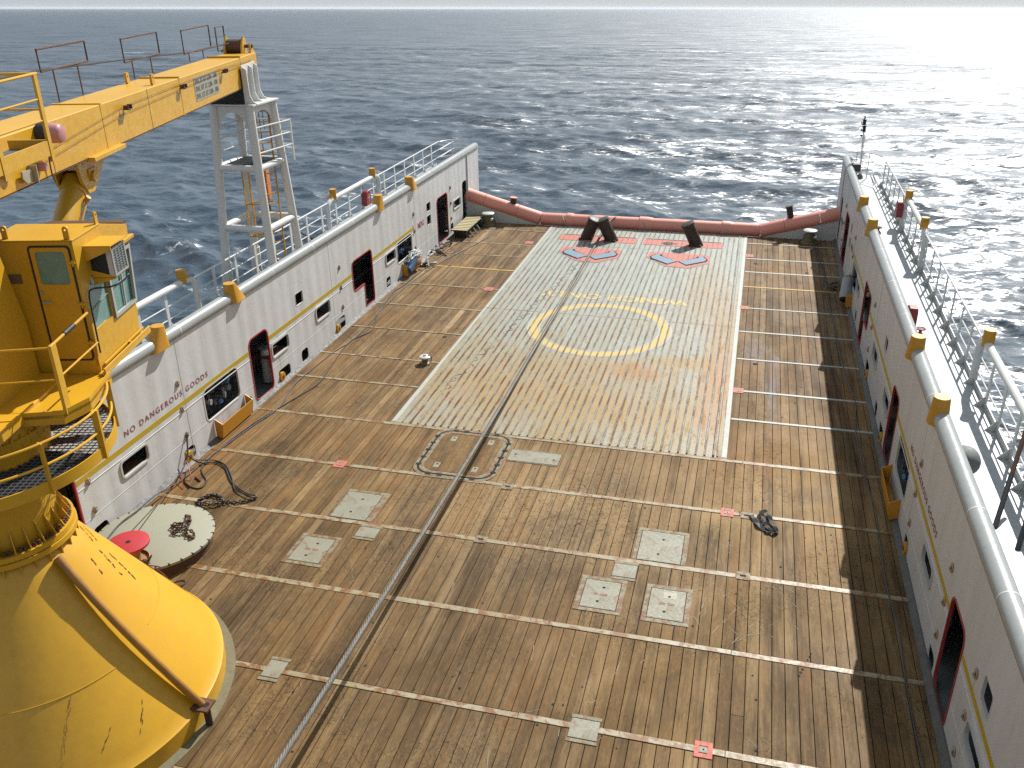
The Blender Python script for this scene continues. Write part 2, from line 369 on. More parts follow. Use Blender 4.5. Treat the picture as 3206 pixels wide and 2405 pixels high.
def curve_mesh(cu):
    o = bpy.data.objects.new('tmp', cu); COL.objects.link(o)
    dg = bpy.context.evaluated_depsgraph_get(); dg.update()
    me = bpy.data.meshes.new_from_object(o.evaluated_get(dg)); bpy.data.objects.remove(o); bpy.data.curves.remove(cu); return me
def holed(outer, holes, t):
    """flat plate in XY with holes, thickness t centred on z=0"""
    cu = bpy.data.curves.new('plate', 'CURVE'); cu.dimensions = '2D'; cu.fill_mode = 'BOTH'; cu.extrude = t / 2
    for poly in [outer] + holes:
        sp = cu.splines.new('POLY'); sp.points.add(len(poly) - 1)
        for p, (x, y) in zip(sp.points, poly): p.co = (x, y, 0, 1)
        sp.use_cyclic_u = True
    return curve_mesh(cu)
def text(body, size, t=.004, align='CENTER', shear=0, off=0, sp=1):
    cu = bpy.data.curves.new('txt', 'FONT'); cu.space_character = sp; cu.body = body; cu.size = size; cu.align_x = align; cu.align_y = 'CENTER'; cu.extrude = t / 2; cu.shear = shear; cu.offset = off
    return curve_mesh(cu)
def rrect(x0, x1, y0, y1, r, n=5):
    out = []
    for cx, cy, a in ((x1 - r, y1 - r, 0), (x0 + r, y1 - r, 90), (x0 + r, y0 + r, 180), (x1 - r, y0 + r, 270)):
        for k in range(n + 1): out.append((cx + r * math.cos(R(a + 90 * k / n)), cy + r * math.sin(R(a + 90 * k / n))))
    return out
def grow(poly, d):
    """offset a CCW polygon outwards by d (mitred)"""
    P = [Vector(p) for p in poly]; n = len(P); out = []
    for i in range(n):
        a = (P[i] - P[i - 1]); b = (P[(i + 1) % n] - P[i])
        if a.length < 1e-7 or b.length < 1e-7: out.append(tuple(P[i])); continue
        a.normalize(); b.normalize(); na, nb = Vector((a.y, -a.x)), Vector((b.y, -b.x))
        m = na + nb; m = m / max(.3, m.dot(na)); out.append(tuple(P[i] + m * d))
    return out
def spline(pts, k=8):
    """Catmull-Rom through pts"""
    P = [Vector(p) for p in pts]; P = [P[0] * 2 - P[1]] + P + [P[-1] * 2 - P[-2]]; out = []
    for i in range(1, len(P) - 2):
        for j in range(k):
            t = j / k; a, b, c, d = P[i - 1:i + 3]
            out.append(.5 * ((2 * b) + (c - a) * t + (2 * a - 5 * b + 4 * c - d) * t * t + (3 * b - a - 3 * c + d) * t ** 3))
    out.append(P[-2]); return out

WL = Matrix(((0, 0, 1, 0), (1, 0, 0, 0), (0, 1, 0, 0), (0, 0, 0, 1)))      # (y, z) drawings standing in a wall plane, facing +x
WR = Matrix(((0, 0, -1, 0), (-1, 0, 0, 0), (0, 1, 0, 0), (0, 0, 0, 1)))    # the same read from the other side, facing -x
DT = Matrix(((-1, 0, 0, 0), (0, -1, 0, 0), (0, 0, 1, 0), (0, 0, 0, 1)))    # deck writing read from astern
T = Matrix.Translation

# ================================================================== DECK
BEAMS = [8.68, 11.08, 13.5, 15.85, 18.2, 20.62, 22.99, 24.87, 27.27, 29.66, 32.02, 34.42, 36.3, 38.1, 40.4]
PX0, PX1 = -9.08, .06                    # steel panel in the planking
deck = MB().box(XL - .02, XR + .02, -6, 41.62, -.30, -.045).build('deck', 'gap', smooth=0)
tag(deck, kind='structure')
pl = MB()
W = (XR - XL) / 76
edges = [-6, 1.5, 3.9, 6.28] + BEAMS + [41.62]
for k in range(76):
    xa = XL + k * W
    for ya, yb in zip(edges, edges[1:]):
        ya, yb = ya + .07, yb - .07
        cuts = [ya, yb]
        if random.random() < .03: cuts = [ya, ya + (yb - ya) * random.uniform(.3, .7), yb]
        for a, b in zip(cuts, cuts[1:]):
            x0, x1 = xa + .006, xa + W - .006
            if a > 20.6 and x1 > PX0 and x0 < PX1:
                if x0 < PX0 - .03: x1 = PX0 - .004
                elif x1 > PX1 + .03: x0 = PX1 + .004
                else: continue
            dz = random.uniform(-.003, .002)
            pl.box(x0, x1, a + .003, b - .003, -.04, dz)
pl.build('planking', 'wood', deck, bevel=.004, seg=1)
for i, y in enumerate(BEAMS[:]):
    for xa, xb in ([(XL, XR)] if y < 20.7 else [(XL, PX0 - .01), (PX1 + .01, XR)]):
        m = MB(); n = max(1, int((xb - xa) / 3)); h = .009
        st = np.linspace(xa, xb, n + 1)
        for a, b in zip(st, st[1:]):
            wv = random.uniform(.058, .070) if y < 22 else random.uniform(.042, .052)
            j = random.uniform(-.006, .006)
            m.box(a + .004, b - .004, y - wv + j, y + wv + j, -.04, h + random.uniform(-.002, .002))
        m.build('deck_beam', 'beamy' if abs(y - 34.42) < .1 else 'whiteline' if xa > 0 else 'beam', deck, bevel=.003, seg=1)  # right beams beside the panel: sheen put into the colour with a whiter paint
# longitudinal grey margin along the foot of each bulwark
for xa, xb in ((XL, XL + .13), (XR - .13, XR)):
    MB().prism([(xa, -.02), (xb, -.02), (xb, .012), (xa + (.10 if xa > 0 else .0), .10 if xa < 0 else .012), (xa if xa < 0 else xb, .10)] if xa < 0 else [(xa, -.02), (xb, -.02), (xb, .10), (xb - .03, .10), (xa, .012)], -6, 41.6, 'y').build('deck_margin', 'margin', deck, smooth=0)

# ---- ribbed steel panel
panel = MB().box(PX0, PX1, 20.70, 41.62, -.04, .006).build('steel_deck_panel', 'panel', smooth=0)
tag(panel, kind='structure')
rb = MB()
nx = 0; x = PX0 + .34
while x < -.36:
    segs = [20.74, 41.5]
    for a, b in zip(segs, segs[1:]):
        y = a
        while y < b:
            y2 = min(b, y + random.uniform(2.0, 5.5))
            j = random.uniform(-.004, .004)
            rb.prism([(x - .028 + j, .004), (x + .028 + j, .004), (x + .018 + j, .030), (x - .018 + j, .030)], y, y2 - .01, 'y')
            y = y2
    x += .2225
ribs = rb.build('welded_ribs', 'rib', panel)
m = MB()
y = 20.75
while y < 41.5:
    y2 = min(41.5, y + random.uniform(1.5, 4)); m.box(PX0 + .015, PX0 + .125 + random.uniform(-.02, .02), y, y2 - .004, .004, .011); y = y2
m.build('white_border', 'whiteline', panel, smooth=0)
MB().box(-.075, .05, 20.75, 41.55, .004, .014).build('white_border', 'whiteline', panel, smooth=0)
MB().box(-.30, -.255, 20.75, 41.55, .004, .05).build('edge_bar', 'rib', panel, bevel=.006)
MB().box(-.20, -.16, 20.75, 41.55, .004, .035).build('edge_bar', 'panel', panel, bevel=.006)
MB().box(PX0, PX1, 29.98, 30.02, .004, .009).build('cross_seam', 'rib', panel, smooth=0)
MB().box(-6.2, -3.9, 38.55, 38.575, .004, .009).build('cross_seam', 'rib', panel, smooth=0)
# painted ring with white outline; it runs over the ribs, so a low skin follows them
def ring(r0, r1, z, name, mat):
    mb = MB(); n = 160; c = (-4.62, 28.88)
    for a, b in ((r0, r1),):
        mb.lathe([(a, z), (b, z)], (c[0], c[1], 0), n)
    return mb.build(name, mat, panel, smooth=0)
ring(2.10, 2.42, .0105, 'painted_ring', 'yline'); ring(2.43, 2.49, .0105, 'painted_ring', 'whiteline'); ring(2.04, 2.09, .0105, 'painted_ring', 'whiteline')
MB().mesh(text('WINCH ONLY', .80, .003, off=.03)).xf(T((-4.62, 32.05, .0115)) @ DT @ Matrix.Diagonal((1.06, 1, 1, 1))).build('lettering', 'yfaded', panel, smooth=0)
# chafing track of the wire
tr = MB(); zz = []
for i in range(150):
    yy = 22.5 + i * .1; zz.append((-8.35 + (yy - 22.5) * .125 + .10 * math.sin(i * 1.15) + .05 * math.sin(i * .37), yy, .011))
for a, b in zip(zz, zz[1:]):
    if random.random() < .82: tr.bar(a, b, random.uniform(.018, .04), .004)
tr.build('scrape_marks', 'rib', panel, smooth=0)

# ---- white scratches on the planks
sc = MB()
def scratch(x, y, ang, L, w=.007):
    n = max(2, int(L / .12)); p = Vector((x, y, .0045)); a = R(ang); bend = random.uniform(-.25, .25); pts = [p.copy()]
    for i in range(n):
        a += bend / n + random.uniform(-.06, .06); p = p + Vector((math.cos(a), math.sin(a), 0)) * L / n; pts.append(p.copy())
    for q, r_ in zip(pts, pts[1:]):
        if random.random() < .55: sc.bar(q, r_, w * random.uniform(.4, 1.2), .002)
for (x, y, a, L) in [(.05, 17.0, -55, 1.9), (.2, 16.9, -50, 2.3), (-.15, 17.7, -62, 1.0), (.7, 16.9, -55, 1.5), (.15, 15.3, -52, 2.0), (.05, 15.5, -140, .9), (.3, 15.2, -120, 1.1), (.7, 15.1, -125, 1.3),
                     (1.0, 14.7, -120, 1.1), (.2, 14.4, -45, .9), (.35, 13.7, 30, 1.3), (.9, 14.2, -55, 1.0), (-.6, 16.6, -110, .8), (-1.0, 17.9, -100, .9), (1.2, 15.2, -60, .9), (-.4, 14.6, -70, .8), (1.0, 16.4, -55, 1.3),
                     (-1.5, 13.3, -80, .9), (-1.2, 12.7, 60, .8), (-.2, 18.1, -80, .7), (.6, 14.0, 20, .5), (-.1, 15.0, -95, 1.2), (-.9, 15.6, -85, .5), (-.7, 15.5, -85, .6), (-2.4, 12.8, -60, .9), (-3.2, 13.1, -65, .7), (.1, 18.0, -40, .7)]:
    scratch(x, y, a, L)
for i in range(60):
    scratch(random.uniform(-7.5, 2.6), random.uniform(9.5, 19.5), random.uniform(-150, -30), random.uniform(.12, .5), .006)
for i in range(30):
    scratch(random.uniform(-12.5, -9.5), random.uniform(20, 34), random.uniform(60, 110), random.uniform(.2, .7), .008)
sc.build('scratches', 'scratch', deck, smooth=0)
sp = MB()
for i in range(160):
    x, y = random.uniform(-12, 3), random.uniform(8.8, 26)
    r = random.uniform(.008, .03); sp.lathe([(1e-4, .0035), (r, .0035)], (x, y, 0), 7)
for (x, y) in [(.5, 37.44), (.65, 26.94), (-9.6, 26.97), (-11.92, 40.44), (-9.75, 40.47), (-12.3, 36.42), (-11.9, 34.5), (-9.73, 34.54), (2.5, 36.6)]:
    sp.lathe([(1e-4, .012), (.075, .012)], (x, y, 0), 12)
for k in range(8): sp.box(1.62 + k * .035, 1.67 + k * .03, 13.15 + k * .09, 13.2 + k * .09, .002, .004)
sp.build('pitted_spots', 'gap', deck, smooth=0)

# ================================================================== HATCHES AND DECK FITTINGS (things)
def hatch(x0, x1, y0, y1, label, ins=(.09, .09, .09, .09), bolts=6, eyes='v', words=None, wmat='letterrust', rust=False):
    """flush steel cover: bordering frame, gap, plate, bolts, two lifting eyes"""
    e = empty('deck_hatch', ((x0 + x1) / 2, (y0 + y1) / 2, 0), label, 'hatch', 'flush steel hatches in the planked deck')
    a, b, c, d = ins
    xi0, xi1, yi0, yi1 = x0 + a, x1 - b, y0 + c, y1 - d
    fr = MB()
    if c: fr.box(x0, x1, y0, yi0, -.03, .012)
    if d: fr.box(x0, x1, yi1, y1, -.03, .011)
    if a: fr.box(x0, xi0, yi0 + .002, yi1 - .002, -.03, .0105)
    if b: fr.box(xi1, x1, yi0 + .002, yi1 - .002, -.03, .0105)
    if a or b or c or d: fr.build('hatch_frame', 'frameplate', e, bevel=.003, seg=1)
    MB().box(xi0 + .001, xi1 - .001, yi0 + .003, yi1 - .003, -.03, .006).build('gap', 'gap', e, smooth=0)
    MB().box(xi0 + .012, xi1 - .012, yi0 + .014, yi1 - .014, .0, .015).build('cover_plate', 'plate', e, bevel=.004, seg=1)
    bm = MB(); k = bolts // 2
    for i in range(k):
        t = (i + .5) / k
        for yy in (yi0 + .06, yi1 - .06): bm.cyl((xi0 + .02 + (xi1 - xi0 - .04) * t, yy, .014), (xi0 + .02 + (xi1 - xi0 - .04) * t, yy, .021), .018, n=8)
    if bolts: bm.build('bolts', 'whiteline', e)
    ex = MB(); cx, cy = (xi0 + xi1) / 2, (yi0 + yi1) / 2; L = (yi1 - yi0) * .25 if eyes == 'v' else (xi1 - xi0) * .38
    if eyes:
        for sgn in (-1, 1):
            q = (cx + (.03 * sgn if eyes == 'v' else L * sgn), cy + (L * sgn if eyes == 'v' else -.04 * sgn))
            ex.lathe([(1e-4, .018), (.03, .018), (.034, .012)], (q[0], q[1], 0), 12)
        ex.build('lifting_eyes', 'gap', e)
    if words:
        mb = MB()
        for i, (wd, sz) in enumerate(words):
            mb.mesh(text(wd, sz, .004, off=.004)) if i == 0 and len(words) == 1 else None
        if len(words) > 1:
            for i, (wd, sz) in enumerate(words):
                tm = MB().mesh(text(wd, sz, .004)); tm.xf(T((0, -i * sz * 1.15, 0))); me = bpy.data.meshes.new('t'); tm.bm.to_mesh(me); mb.mesh(me)
        mb.xf(T((cx, cy, .0165)) @ DT).build('lettering', wmat, e, smooth=0)
    return e
hatch(-8.74, -7.66, 15.93, 17.16, 'wide pale hatch cover with two faint lines of writing, beside the towing wire', (.02, .16, 0, .10), 8, 'v')
hatch(-8.98, -8.05, 14.08, 15.19, 'square pale hatch marked LIQ 428 with rusty left corner', (.09, .10, .10, .10), 8, 'v', [('LIQ. 428', .085)])
hatch(-1.71, -.58, 15.93, 17.15, 'largest pale hatch cover on the open side of the wire, black stain at its edge', (.09, .10, 0, .10), 8, 'v')
hatch(-2.62, -1.68, 14.03, 15.15, 'rust-streaked square hatch marked DRY 42, next to the LIQ 427 hatch', (.10, .10, .10, .11), 8, 'v', [('DRY 42', .085)])
hq = hatch(-1.28, -.36, 14.0, 15.17, 'cleanest square hatch marked LIQ 427 with a grey patch', (.09, .11, .11, .11), 8, 'v', [('LIQ. 427', .085)], 'letterrust')
MB().box(-.92, -.66, 14.76, 14.98, .015, .0175).build('grey_patch', 'sign', hq, smooth=0)
hatch(-5.40, -4.05, 19.34, 19.99, 'narrow oblong rusty cover beside the big round-cornered hatch', (0, 0, .03, .03), 8, 'h')
def strip_plate(x0, x1, y0, y1, label, rails=True):
    e = empty('cover_plate', ((x0 + x1) / 2, (y0 + y1) / 2, 0), label, 'plate', 'small steel cover plates on the deck beams')
    MB().box(x0, x1, y0 + .09, y1 - .09, -.02, .018).build('plate', 'plate', e, bevel=.004, seg=1)
    for a, b in ((y0, y0 + .075), (y1 - .075, y1)): MB().box(x0 - .02, x1 + .02, a, b, -.02, .014).build('end_strip', 'frameplate', e, bevel=.003, seg=1)
    return e
strip_plate(-7.71, -7.36, 10.80, 11.40, 'bare grey plate across the deck beam nearest the yellow crane cone')
strip_plate(-2.07, -1.59, 10.74, 11.34, 'pale rusty plate across the beam at the bottom edge of the photo')
strip_plate(-7.83, -7.35, 15.24, 15.80, 'rust-striped small plate below the wide faintly lettered hatch')
strip_plate(-2.03, -1.55, 15.16, 15.78, 'blotchy rusty plate joining the DRY 42 hatch to the beam')

# big round-cornered hatch with a wooden infill
e = empty('round_cornered_hatch', (-6.53, 19.39, 0), 'large planked hatch with rounded corners and notched steel rim, under the towing wire', 'hatch')
MB().mesh(holed(rrect(-7.62, -5.45, 18.18, 20.66, .45, 8), [rrect(-7.54, -5.53, 18.26, 20.58, .40, 8)], .034)).build('rim', 'frameplate', e, smooth=0)
MB().mesh(holed(rrect(-7.54, -5.53, 18.26, 20.58, .40, 8), [], .02)).build('gap', 'gap', e, smooth=0)
MB().mesh(holed(rrect(-7.485, -5.585, 18.315, 20.525, .35, 8), [rrect(-7.37, -5.70, 18.43, 20.41, .26, 6)], .040)).build('lid_frame', 'frameplate', e, smooth=0)
w = MB()
for k in range(8): w.box(-7.36 + k * .2065 + .002, -7.36 + (k + 1) * .2065 - .002, 18.45, 20.39, .0, .0165 + random.uniform(0, .003))
w.build('planks', 'wood', e, smooth=0)
nt = MB()
for i in range(5):
    yy = 18.62 + i * .38
    for xx in (-7.52, -5.55): nt.box(xx - .07, xx + .07, yy, yy + .09, .015, .0225)
for xx in (-7.2, -6.9, -6.05): 
    for yy in (18.27, 20.57): nt.box(xx, xx + .14, yy - .06, yy + .06, .015, .0225)
nt.build('notch_marking', 'gap', e, smooth=0)
for (x, y) in [(-7.04, 20.12), (-6.02, 20.14), (-7.05, 18.72), (-6.04, 18.70)]:
    q = MB().box(x - .075, x + .075, y - .13, y + .13, .015, .0235).build('lifting_pad', 'plate', e, bevel=.004, seg=1)
    MB().lathe([(1e-4, .026), (.028, .026), (.03, .022)], (x, y + .04, 0), 10).build('pad_hole', 'gap', q)

# pink-framed container sockets
def socket(x, y, label, s=.145, k=0):
    e = empty('container_socket', (x, y, 0), label, 'socket', 'pink-framed container sockets let into the deck')
    mb = MB()
    for a in ((-s, s, -s * 1.15, -s * .55), (-s, s, s * .55, s * 1.15), (-s, -s * .5, -s * .548, s * .548), (s * .5, s, -s * .548, s * .548)): mb.box(x + a[0], x + a[1], y + a[2], y + a[3], -.02, .0145)
    mb.build('painted_frame', 'pinkflat', e, smooth=0)
    MB().box(x - s * .48, x + s * .48, y - s * .53, y + s * .53, -.02, .007).build('recess', 'gap', e, smooth=0)
    MB().box(x - s * .40, x + s * .40, y - s * .45, y + s * .45, .0, .017).build('pad', 'plate', e, bevel=.003, seg=1)
    MB().lathe([(1e-4, .0195), (.016, .0195), (.018, .016)], (x, y, 0), 8).build('pad_hole', 'gap', e)
socket(-9.47, 18.2, 'bright pink square socket left of the big round-cornered hatch')
socket(.18, 18.2, 'pink square socket near the black webbing strap')
socket(.115, 11.08, 'nearest pink square socket, at the bottom edge beside the rusty plate')
socket(.20, 24.87, 'pink square socket at the panel edge beside the grey paint spill', .15)
socket(.17, 32.02, 'pink square socket at the panel edge below the yellow deck line', .15)
socket(.20, 38.5, 'faded pink square socket beside the panel, nearest the lone towing pin', .17)
socket(-9.45, 38.5, 'faded pink square socket by the white panel border, nearest the paired towing pins', .17)
socket(-9.48, 32.02, 'pink square socket by the white panel border, halfway along the far planking', .17)
def slot(x, y, label):
    e = empty('lashing_slot', (x, y, 0), label, 'lashing slot', 'slotted lashing plates on the deck beams')
    MB().mesh(holed(rrect(x - .14, x + .14, y - .13, y + .13, .03, 3), [], .03)).build('slot_plate', 'frameplate', e, smooth=0)
    MB().mesh(holed(rrect(x - .065, x + .065, y - .028, y + .028, .02, 4), [], .038)).build('slot_hole', 'gap', e, smooth=0)
slot(-5.03, 18.13, 'rusty slotted lashing plate just beyond the foot of the narrow oblong cover')
slot(-5.04, 15.86, 'slotted lashing plate on the beam between the wire and the scuffed planks')
slot(.60, 15.87, 'slotted lashing plate below the black webbing strap')
slot(.62, 18.17, 'slotted lashing plate touching the pink socket and the strap')

# ================================================================== STERN: roller, pins, jaws
e = empty('stern_roller', (-4.7, 41.85, 0), 'salmon pink stern roller with sloping guide tubes up to both bulwarks', 'stern roller')
ro = [(-9.72, .22), (-8.55, .23), (-8.2, .245), (-4.95, .215), (-4.3, .245), (-1.2, .215), (-.75, .24), (.55, .215)]
segs = [(-9.65, -8.42, .30), (-8.42, -8.05, .34), (-8.05, -4.95, .295), (-4.95, -4.28, .345), (-4.28, -1.15, .295), (-1.15, -.62, .34), (-.62, .6, .30)]
for x0, x1, r in segs:
    taper = r > .32
    MB().tube([(x0, 41.9, .22), (x0 + .05, 41.9, .22), (x0 + (x1 - x0) * .6, 41.9, .22), (x1, 41.9, .22)], [r * (.88 if taper else 1), r, r, r * (.90 if taper else 1)], 28).build('roller_section', 'pink', e, smooth=30)
for side, (xa, za, xb, zb) in (('l', (-9.7, .22, -13.4, 1.24)), ('r', (.62, .20, 4.0, 1.16))):
    d = Vector((xb - xa, 0, zb - za)); n0 = Vector((xa, 41.86, za))
    for t0, t1 in ((0, .30), (.305, .74), (.745, 1.0)):
        MB().cyl(n0 + d * t0, n0 + d * t1, .33, n=28).build('guide_tube', 'pink', e, smooth=30)
    MB().prism([(xa, -.04), (xb, -.04), (xb, zb - .16), (xa, za - .14)], 41.62, 41.70, 'y').build('stern_plate', 'white', e, smooth=0)
for x in (-8.44, -4.62, -.9): MB().cyl((x, 41.86, .2), (x + .03, 41.86, .22), .35, n=28).build('weld_ring', 'whiteline', e)
# guide pins standing on the sloping tubes
def guide_pin(x, z, h, r, lean, label, red):
    e = empty('guide_pin', (x, 41.86, z), label, 'guide pin', 'dark guide pins on the sloping stern tubes')
    a = Vector((x, 41.86, z)); b = a + Vector((lean, .02, h))
    MB().cyl(a - Vector((0, 0, .12)), b, r, n=22).build('pin_shaft', 'pin', e)
    MB().cyl(b + (b - a).normalized() * .001, b + (b - a).normalized() * .045, r * 1.22, n=22).build('pin_head', 'pink' if red else 'pin', e, bevel=.01)
    MB().lathe([(r * 1.5, .0), (r * 1.5, .03), (r * 1.02, .03)], (x, 41.86, z + .0), 22).build('collar', 'pin', e)
guide_pin(-11.06, .80, .36, .155, .03, 'short dark guide pin with pink top on the left sloping tube', True)
guide_pin(1.92, .76, .60, .14, -.17, 'taller dark guide pin leaning on the right sloping tube', False)
# towing pins
def tow_pin(x, y, lx, ly, h, label):
    e = empty('towing_pin', (x, y, 0), label, 'towing pin', 'dark towing pins raised in the steel panel')
    a = Vector((x, y, .0)); b = Vector((x + lx, y + ly, h)); d = (b - a).normalized()
    MB().cyl(a - d * .1, b, .275, n=28).build('pin_shaft', 'pin', e)
    hd = MB().tube([b - d * .10, b - d * .02, b, b + d * .02], [.285, .31, .31, .27], 28); 
    hd.obox(b + Vector((-.14 if lx > 0 else .12, .04, -.07)) - Vector((.0, .0, .0)), (.16, 0, 0), (0, .2, 0), (0, 0, .055))
    hd.build('pin_head', 'pin', e, bevel=.008)
    MB().box(x - .34 if lx < 0 else x - .30, x + .2, y - .28, y - .18, .0, .1).build('locking_lug', 'pin', e, bevel=.01)
tow_pin(-7.05, 39.66, .40, -.10, .98, 'left leaning towing pin of the crossed pair gripping the wire')
tow_pin(-5.86, 39.60, -.46, -.10, .98, 'right leaning towing pin of the crossed pair gripping the wire')
tow_pin(-2.08, 39.58, -.46, -.12, 1.0, 'single towing pin standing alone beside the flush round pin')
e = empty('flush_pin', (-3.32, 39.6, 0), 'round rusty pin lowered flush into the pink plate', 'towing pin')
MB().lathe([(1e-4, .03), (.25, .03), (.27, .02), (.27, 0)], (-3.32, 39.6, 0), 28).build('pin_head', 'rusty', e); MB().box(-3.04, -2.92, 39.52, 39.66, .0, .027).build('locking_lug', 'gap', e, smooth=0)
for lab, x0, x1 in (('pink recessed plate around the pair of leaning towing pins', -8.24, -4.78), ('pink recessed plate around the single towing pin and flush pin', -4.44, -.98)):
    e = empty('pin_plate', ((x0 + x1) / 2, 39.7, 0), lab, 'deck plate', 'pink plates of the towing pins')
    MB().mesh(holed(rrect(x0, x1, 39.27, 40.12, .10, 4), [], .036)).build('plate', 'pinkflat', e, smooth=0)
    MB().box(x0 + .05, x1 - .05, 40.13, 40.18, .0, .028).build('dark_gap', 'gap', e, smooth=0)
def shark_jaw(cx, label):
    e = empty('shark_jaw', (cx, 37.25, 0), label, 'shark jaw', 'pink wire stoppers with blue jaws')
    oct_ = [(-1.28, 38.2), (-1.36, 37.45), (-.45, 36.32), (.52, 36.22), (1.28, 37.05), (1.28, 38.15)]
    P = [(cx + a, b) for a, b in oct_][::1]
    MB().prism(P, -.02, .026, 'z').build('base_plate', 'pinkflat', e, smooth=0)
    MB().prism(grow(P, .035), -.02, .018, 'z').build('rim', 'whiteline', e, smooth=0)
    for sg in (-1, 1):
        q = [(cx + sg * a, b) for a, b in ((.04, 36.98), (.38, 36.55), (1.10, 37.20), (1.16, 37.45), (.98, 37.84), (.80, 37.82), (.82, 37.62))]
        j = MB().prism(q, .0, .052, 'z').build('jaw', 'blue', e, bevel=.008)
        MB().prism([(cx + sg * a, b) for a, b in ((.0, 36.98), (.40, 36.48), (1.16, 37.16), (1.22, 37.47), (1.02, 37.90), (.76, 37.88), (.70, 37.64))], .0, .034, 'z').build('dark_gap', 'gap', j, smooth=0)
    return e
shark_jaw(-6.48, 'pink shark jaw with blue claws lying under the towing wire')
shark_jaw(-2.68, 'pink shark jaw with blue claws clear of the wire')
# capstans
def capstan(x, y, label, wired):
    e = empty('capstan', (x, y, 0), label, 'capstan', 'capstans in the stern corners')
    MB().lathe([(.36, 0), (.36, .05), (.30, .09), (.27, .28), (.28, .36), (.23, .38)], (x, y, 0), 28).build('base', 'capst', e)
    MB().lathe([(.20, .37), (.19, .42), (.15, .50), (.17, .54)], (x, y, 0), 28).build('barrel', 'capst', e)
    MB().lathe([(.17, .54), (.29, .55), (.30, .59), (.26, .62), (1e-3, .63)], (x, y, 0), 28).build('head', 'white2', e)
    MB().sphere((x + .22, y - .22, .34), .07).build('motor_boss', 'white2', e)
capstan(-12.08, 41.02, 'capstan with pale round head beside the black and yellow step', True)
capstan(2.72, 40.95, 'capstan with pale round head below the right sloping tube', False)
# step with hazard stripes
e = empty('boarding_step', (-12.75, 39.9, 0), 'low step box with black and yellow striped top by the bulwark slot door', 'step')
MB().prism([(38.72, .0), (41.1, .0), (41.0, .38), (38.55, .38)], -13.05, -12.45, 'x').build('box', 'stepd', e, bevel=.01)
t = MB().prism([(38.38, .385), (41.1, .385), (41.1, .43), (38.38, .43)], -13.1, -12.32, 'x').build('tread', 'stepd', e, bevel=.005)
st = MB()
for k in range(10): st.box(-13.09, -12.33, 38.42 + k * .265, 38.42 + k * .265 + .135, .43, .434)
st.build('hazard_stripes', 'stepy', t, smooth=0)
for k in range(4): MB().bar((-12.44, 38.95 + k * .55, .37), (-12.22, 39.0 + k * .55, .0), .02, .14, (0, 1, 0)).build('bracket', 'stepd', e)
# small mushroom fairlead
e = empty('warping_head', (-9.5, 24.72, 0), 'small mushroom-shaped roller standing alone on the planks', 'roller')
MB().lathe([(.17, 0), (.17, .03), (.13, .05), (.10, .08), (.10, .17), (.13, .2)], (-9.5, 24.72, 0), 24).build('base', 'capst', e)
MB().lathe([(.10, .18), (.175, .20), (.18, .24), (.15, .26), (.05, .27), (.04, .31), (1e-3, .315)], (-9.5, 24.72, 0), 24).build('head', 'white2', e)
MB().tube([(-9.38, 24.72, .02), (-9.28, 24.74, .12), (-9.30, 24.76, .26), (-9.4, 24.76, .28)], .012, 6).build('guard', 'dark', e)

# ================================================================== BULWARKS
Y0, Y1 = 3.0, 43.55
def ztop(y): return 3.40 - .0055 * (y - 11)
def door_poly(y0, y1, z0, z1, r=.18):
    return rrect(y0, y1, z0, z1, r, 5)
SCUP = [(13.7, 14.2, .06, .38), (17.2, 17.7, .06, .42), (20.3, 20.63, .06, .41), (22.22, 22.97, .06, .43), (23.74, 24.2, .07, .46), (26.28, 27.08, .06, .50), (30.93, 31.36, .12, .52), (34.02, 34.39, .1, .55), (38.87, 39.27, .15, .55), (10.2, 10.6, .06, .4)]
BWIN = [(14.95, 15.92, .97, 1.36), (22.02, 23.03, .96, 1.37), (24.98, 26.0, .99, 1.43), (31.03, 32.0, 1.03, 1.42), (39.42, 40.42, 1.1, 1.48), (10.45, 11.4, .92, 1.28)]
SQ = [(23.77, 24.26, 1.96, 2.35), (35.81, 36.3, 1.87, 2.25), (35.79, 36.29, 1.29, 1.70), (10.74, 11.23, 1.88, 2.31)]
BIG = [(18.40, 20.08, .66, 1.55), (32.2, 33.88, .70, 1.53)]
DOORS = [(12.42, 13.49, .06, 1.98), (20.84, 21.88, .09, 1.98), (37.12, 38.54, .1, 2.12)]
SLOTD = [(40.80, 41.50, .14, 2.06)]
LDOOR = [(28.93, .11), (29.66, .11), (29.72, .25), (29.72, 1.90), (29.68, 2.0), (29.57, 2.06), (28.16, 2.06), (28.04, 2.02), (27.99, 1.9), (27.99, 1.2), (28.03, 1.06), (28.15, 1.0), (28.93, 1.0)]
EYES = [(y, z) for y in (13.89, 17.45, 26.97, 34.2, 39.0) for z in (2.22, 1.51, .80)] + [(11.58, 1.99), (11.61, 1.14), (11.64, .36)]
def rr(b, r): return rrect(b[0], b[1], b[2], b[3], r, 5)
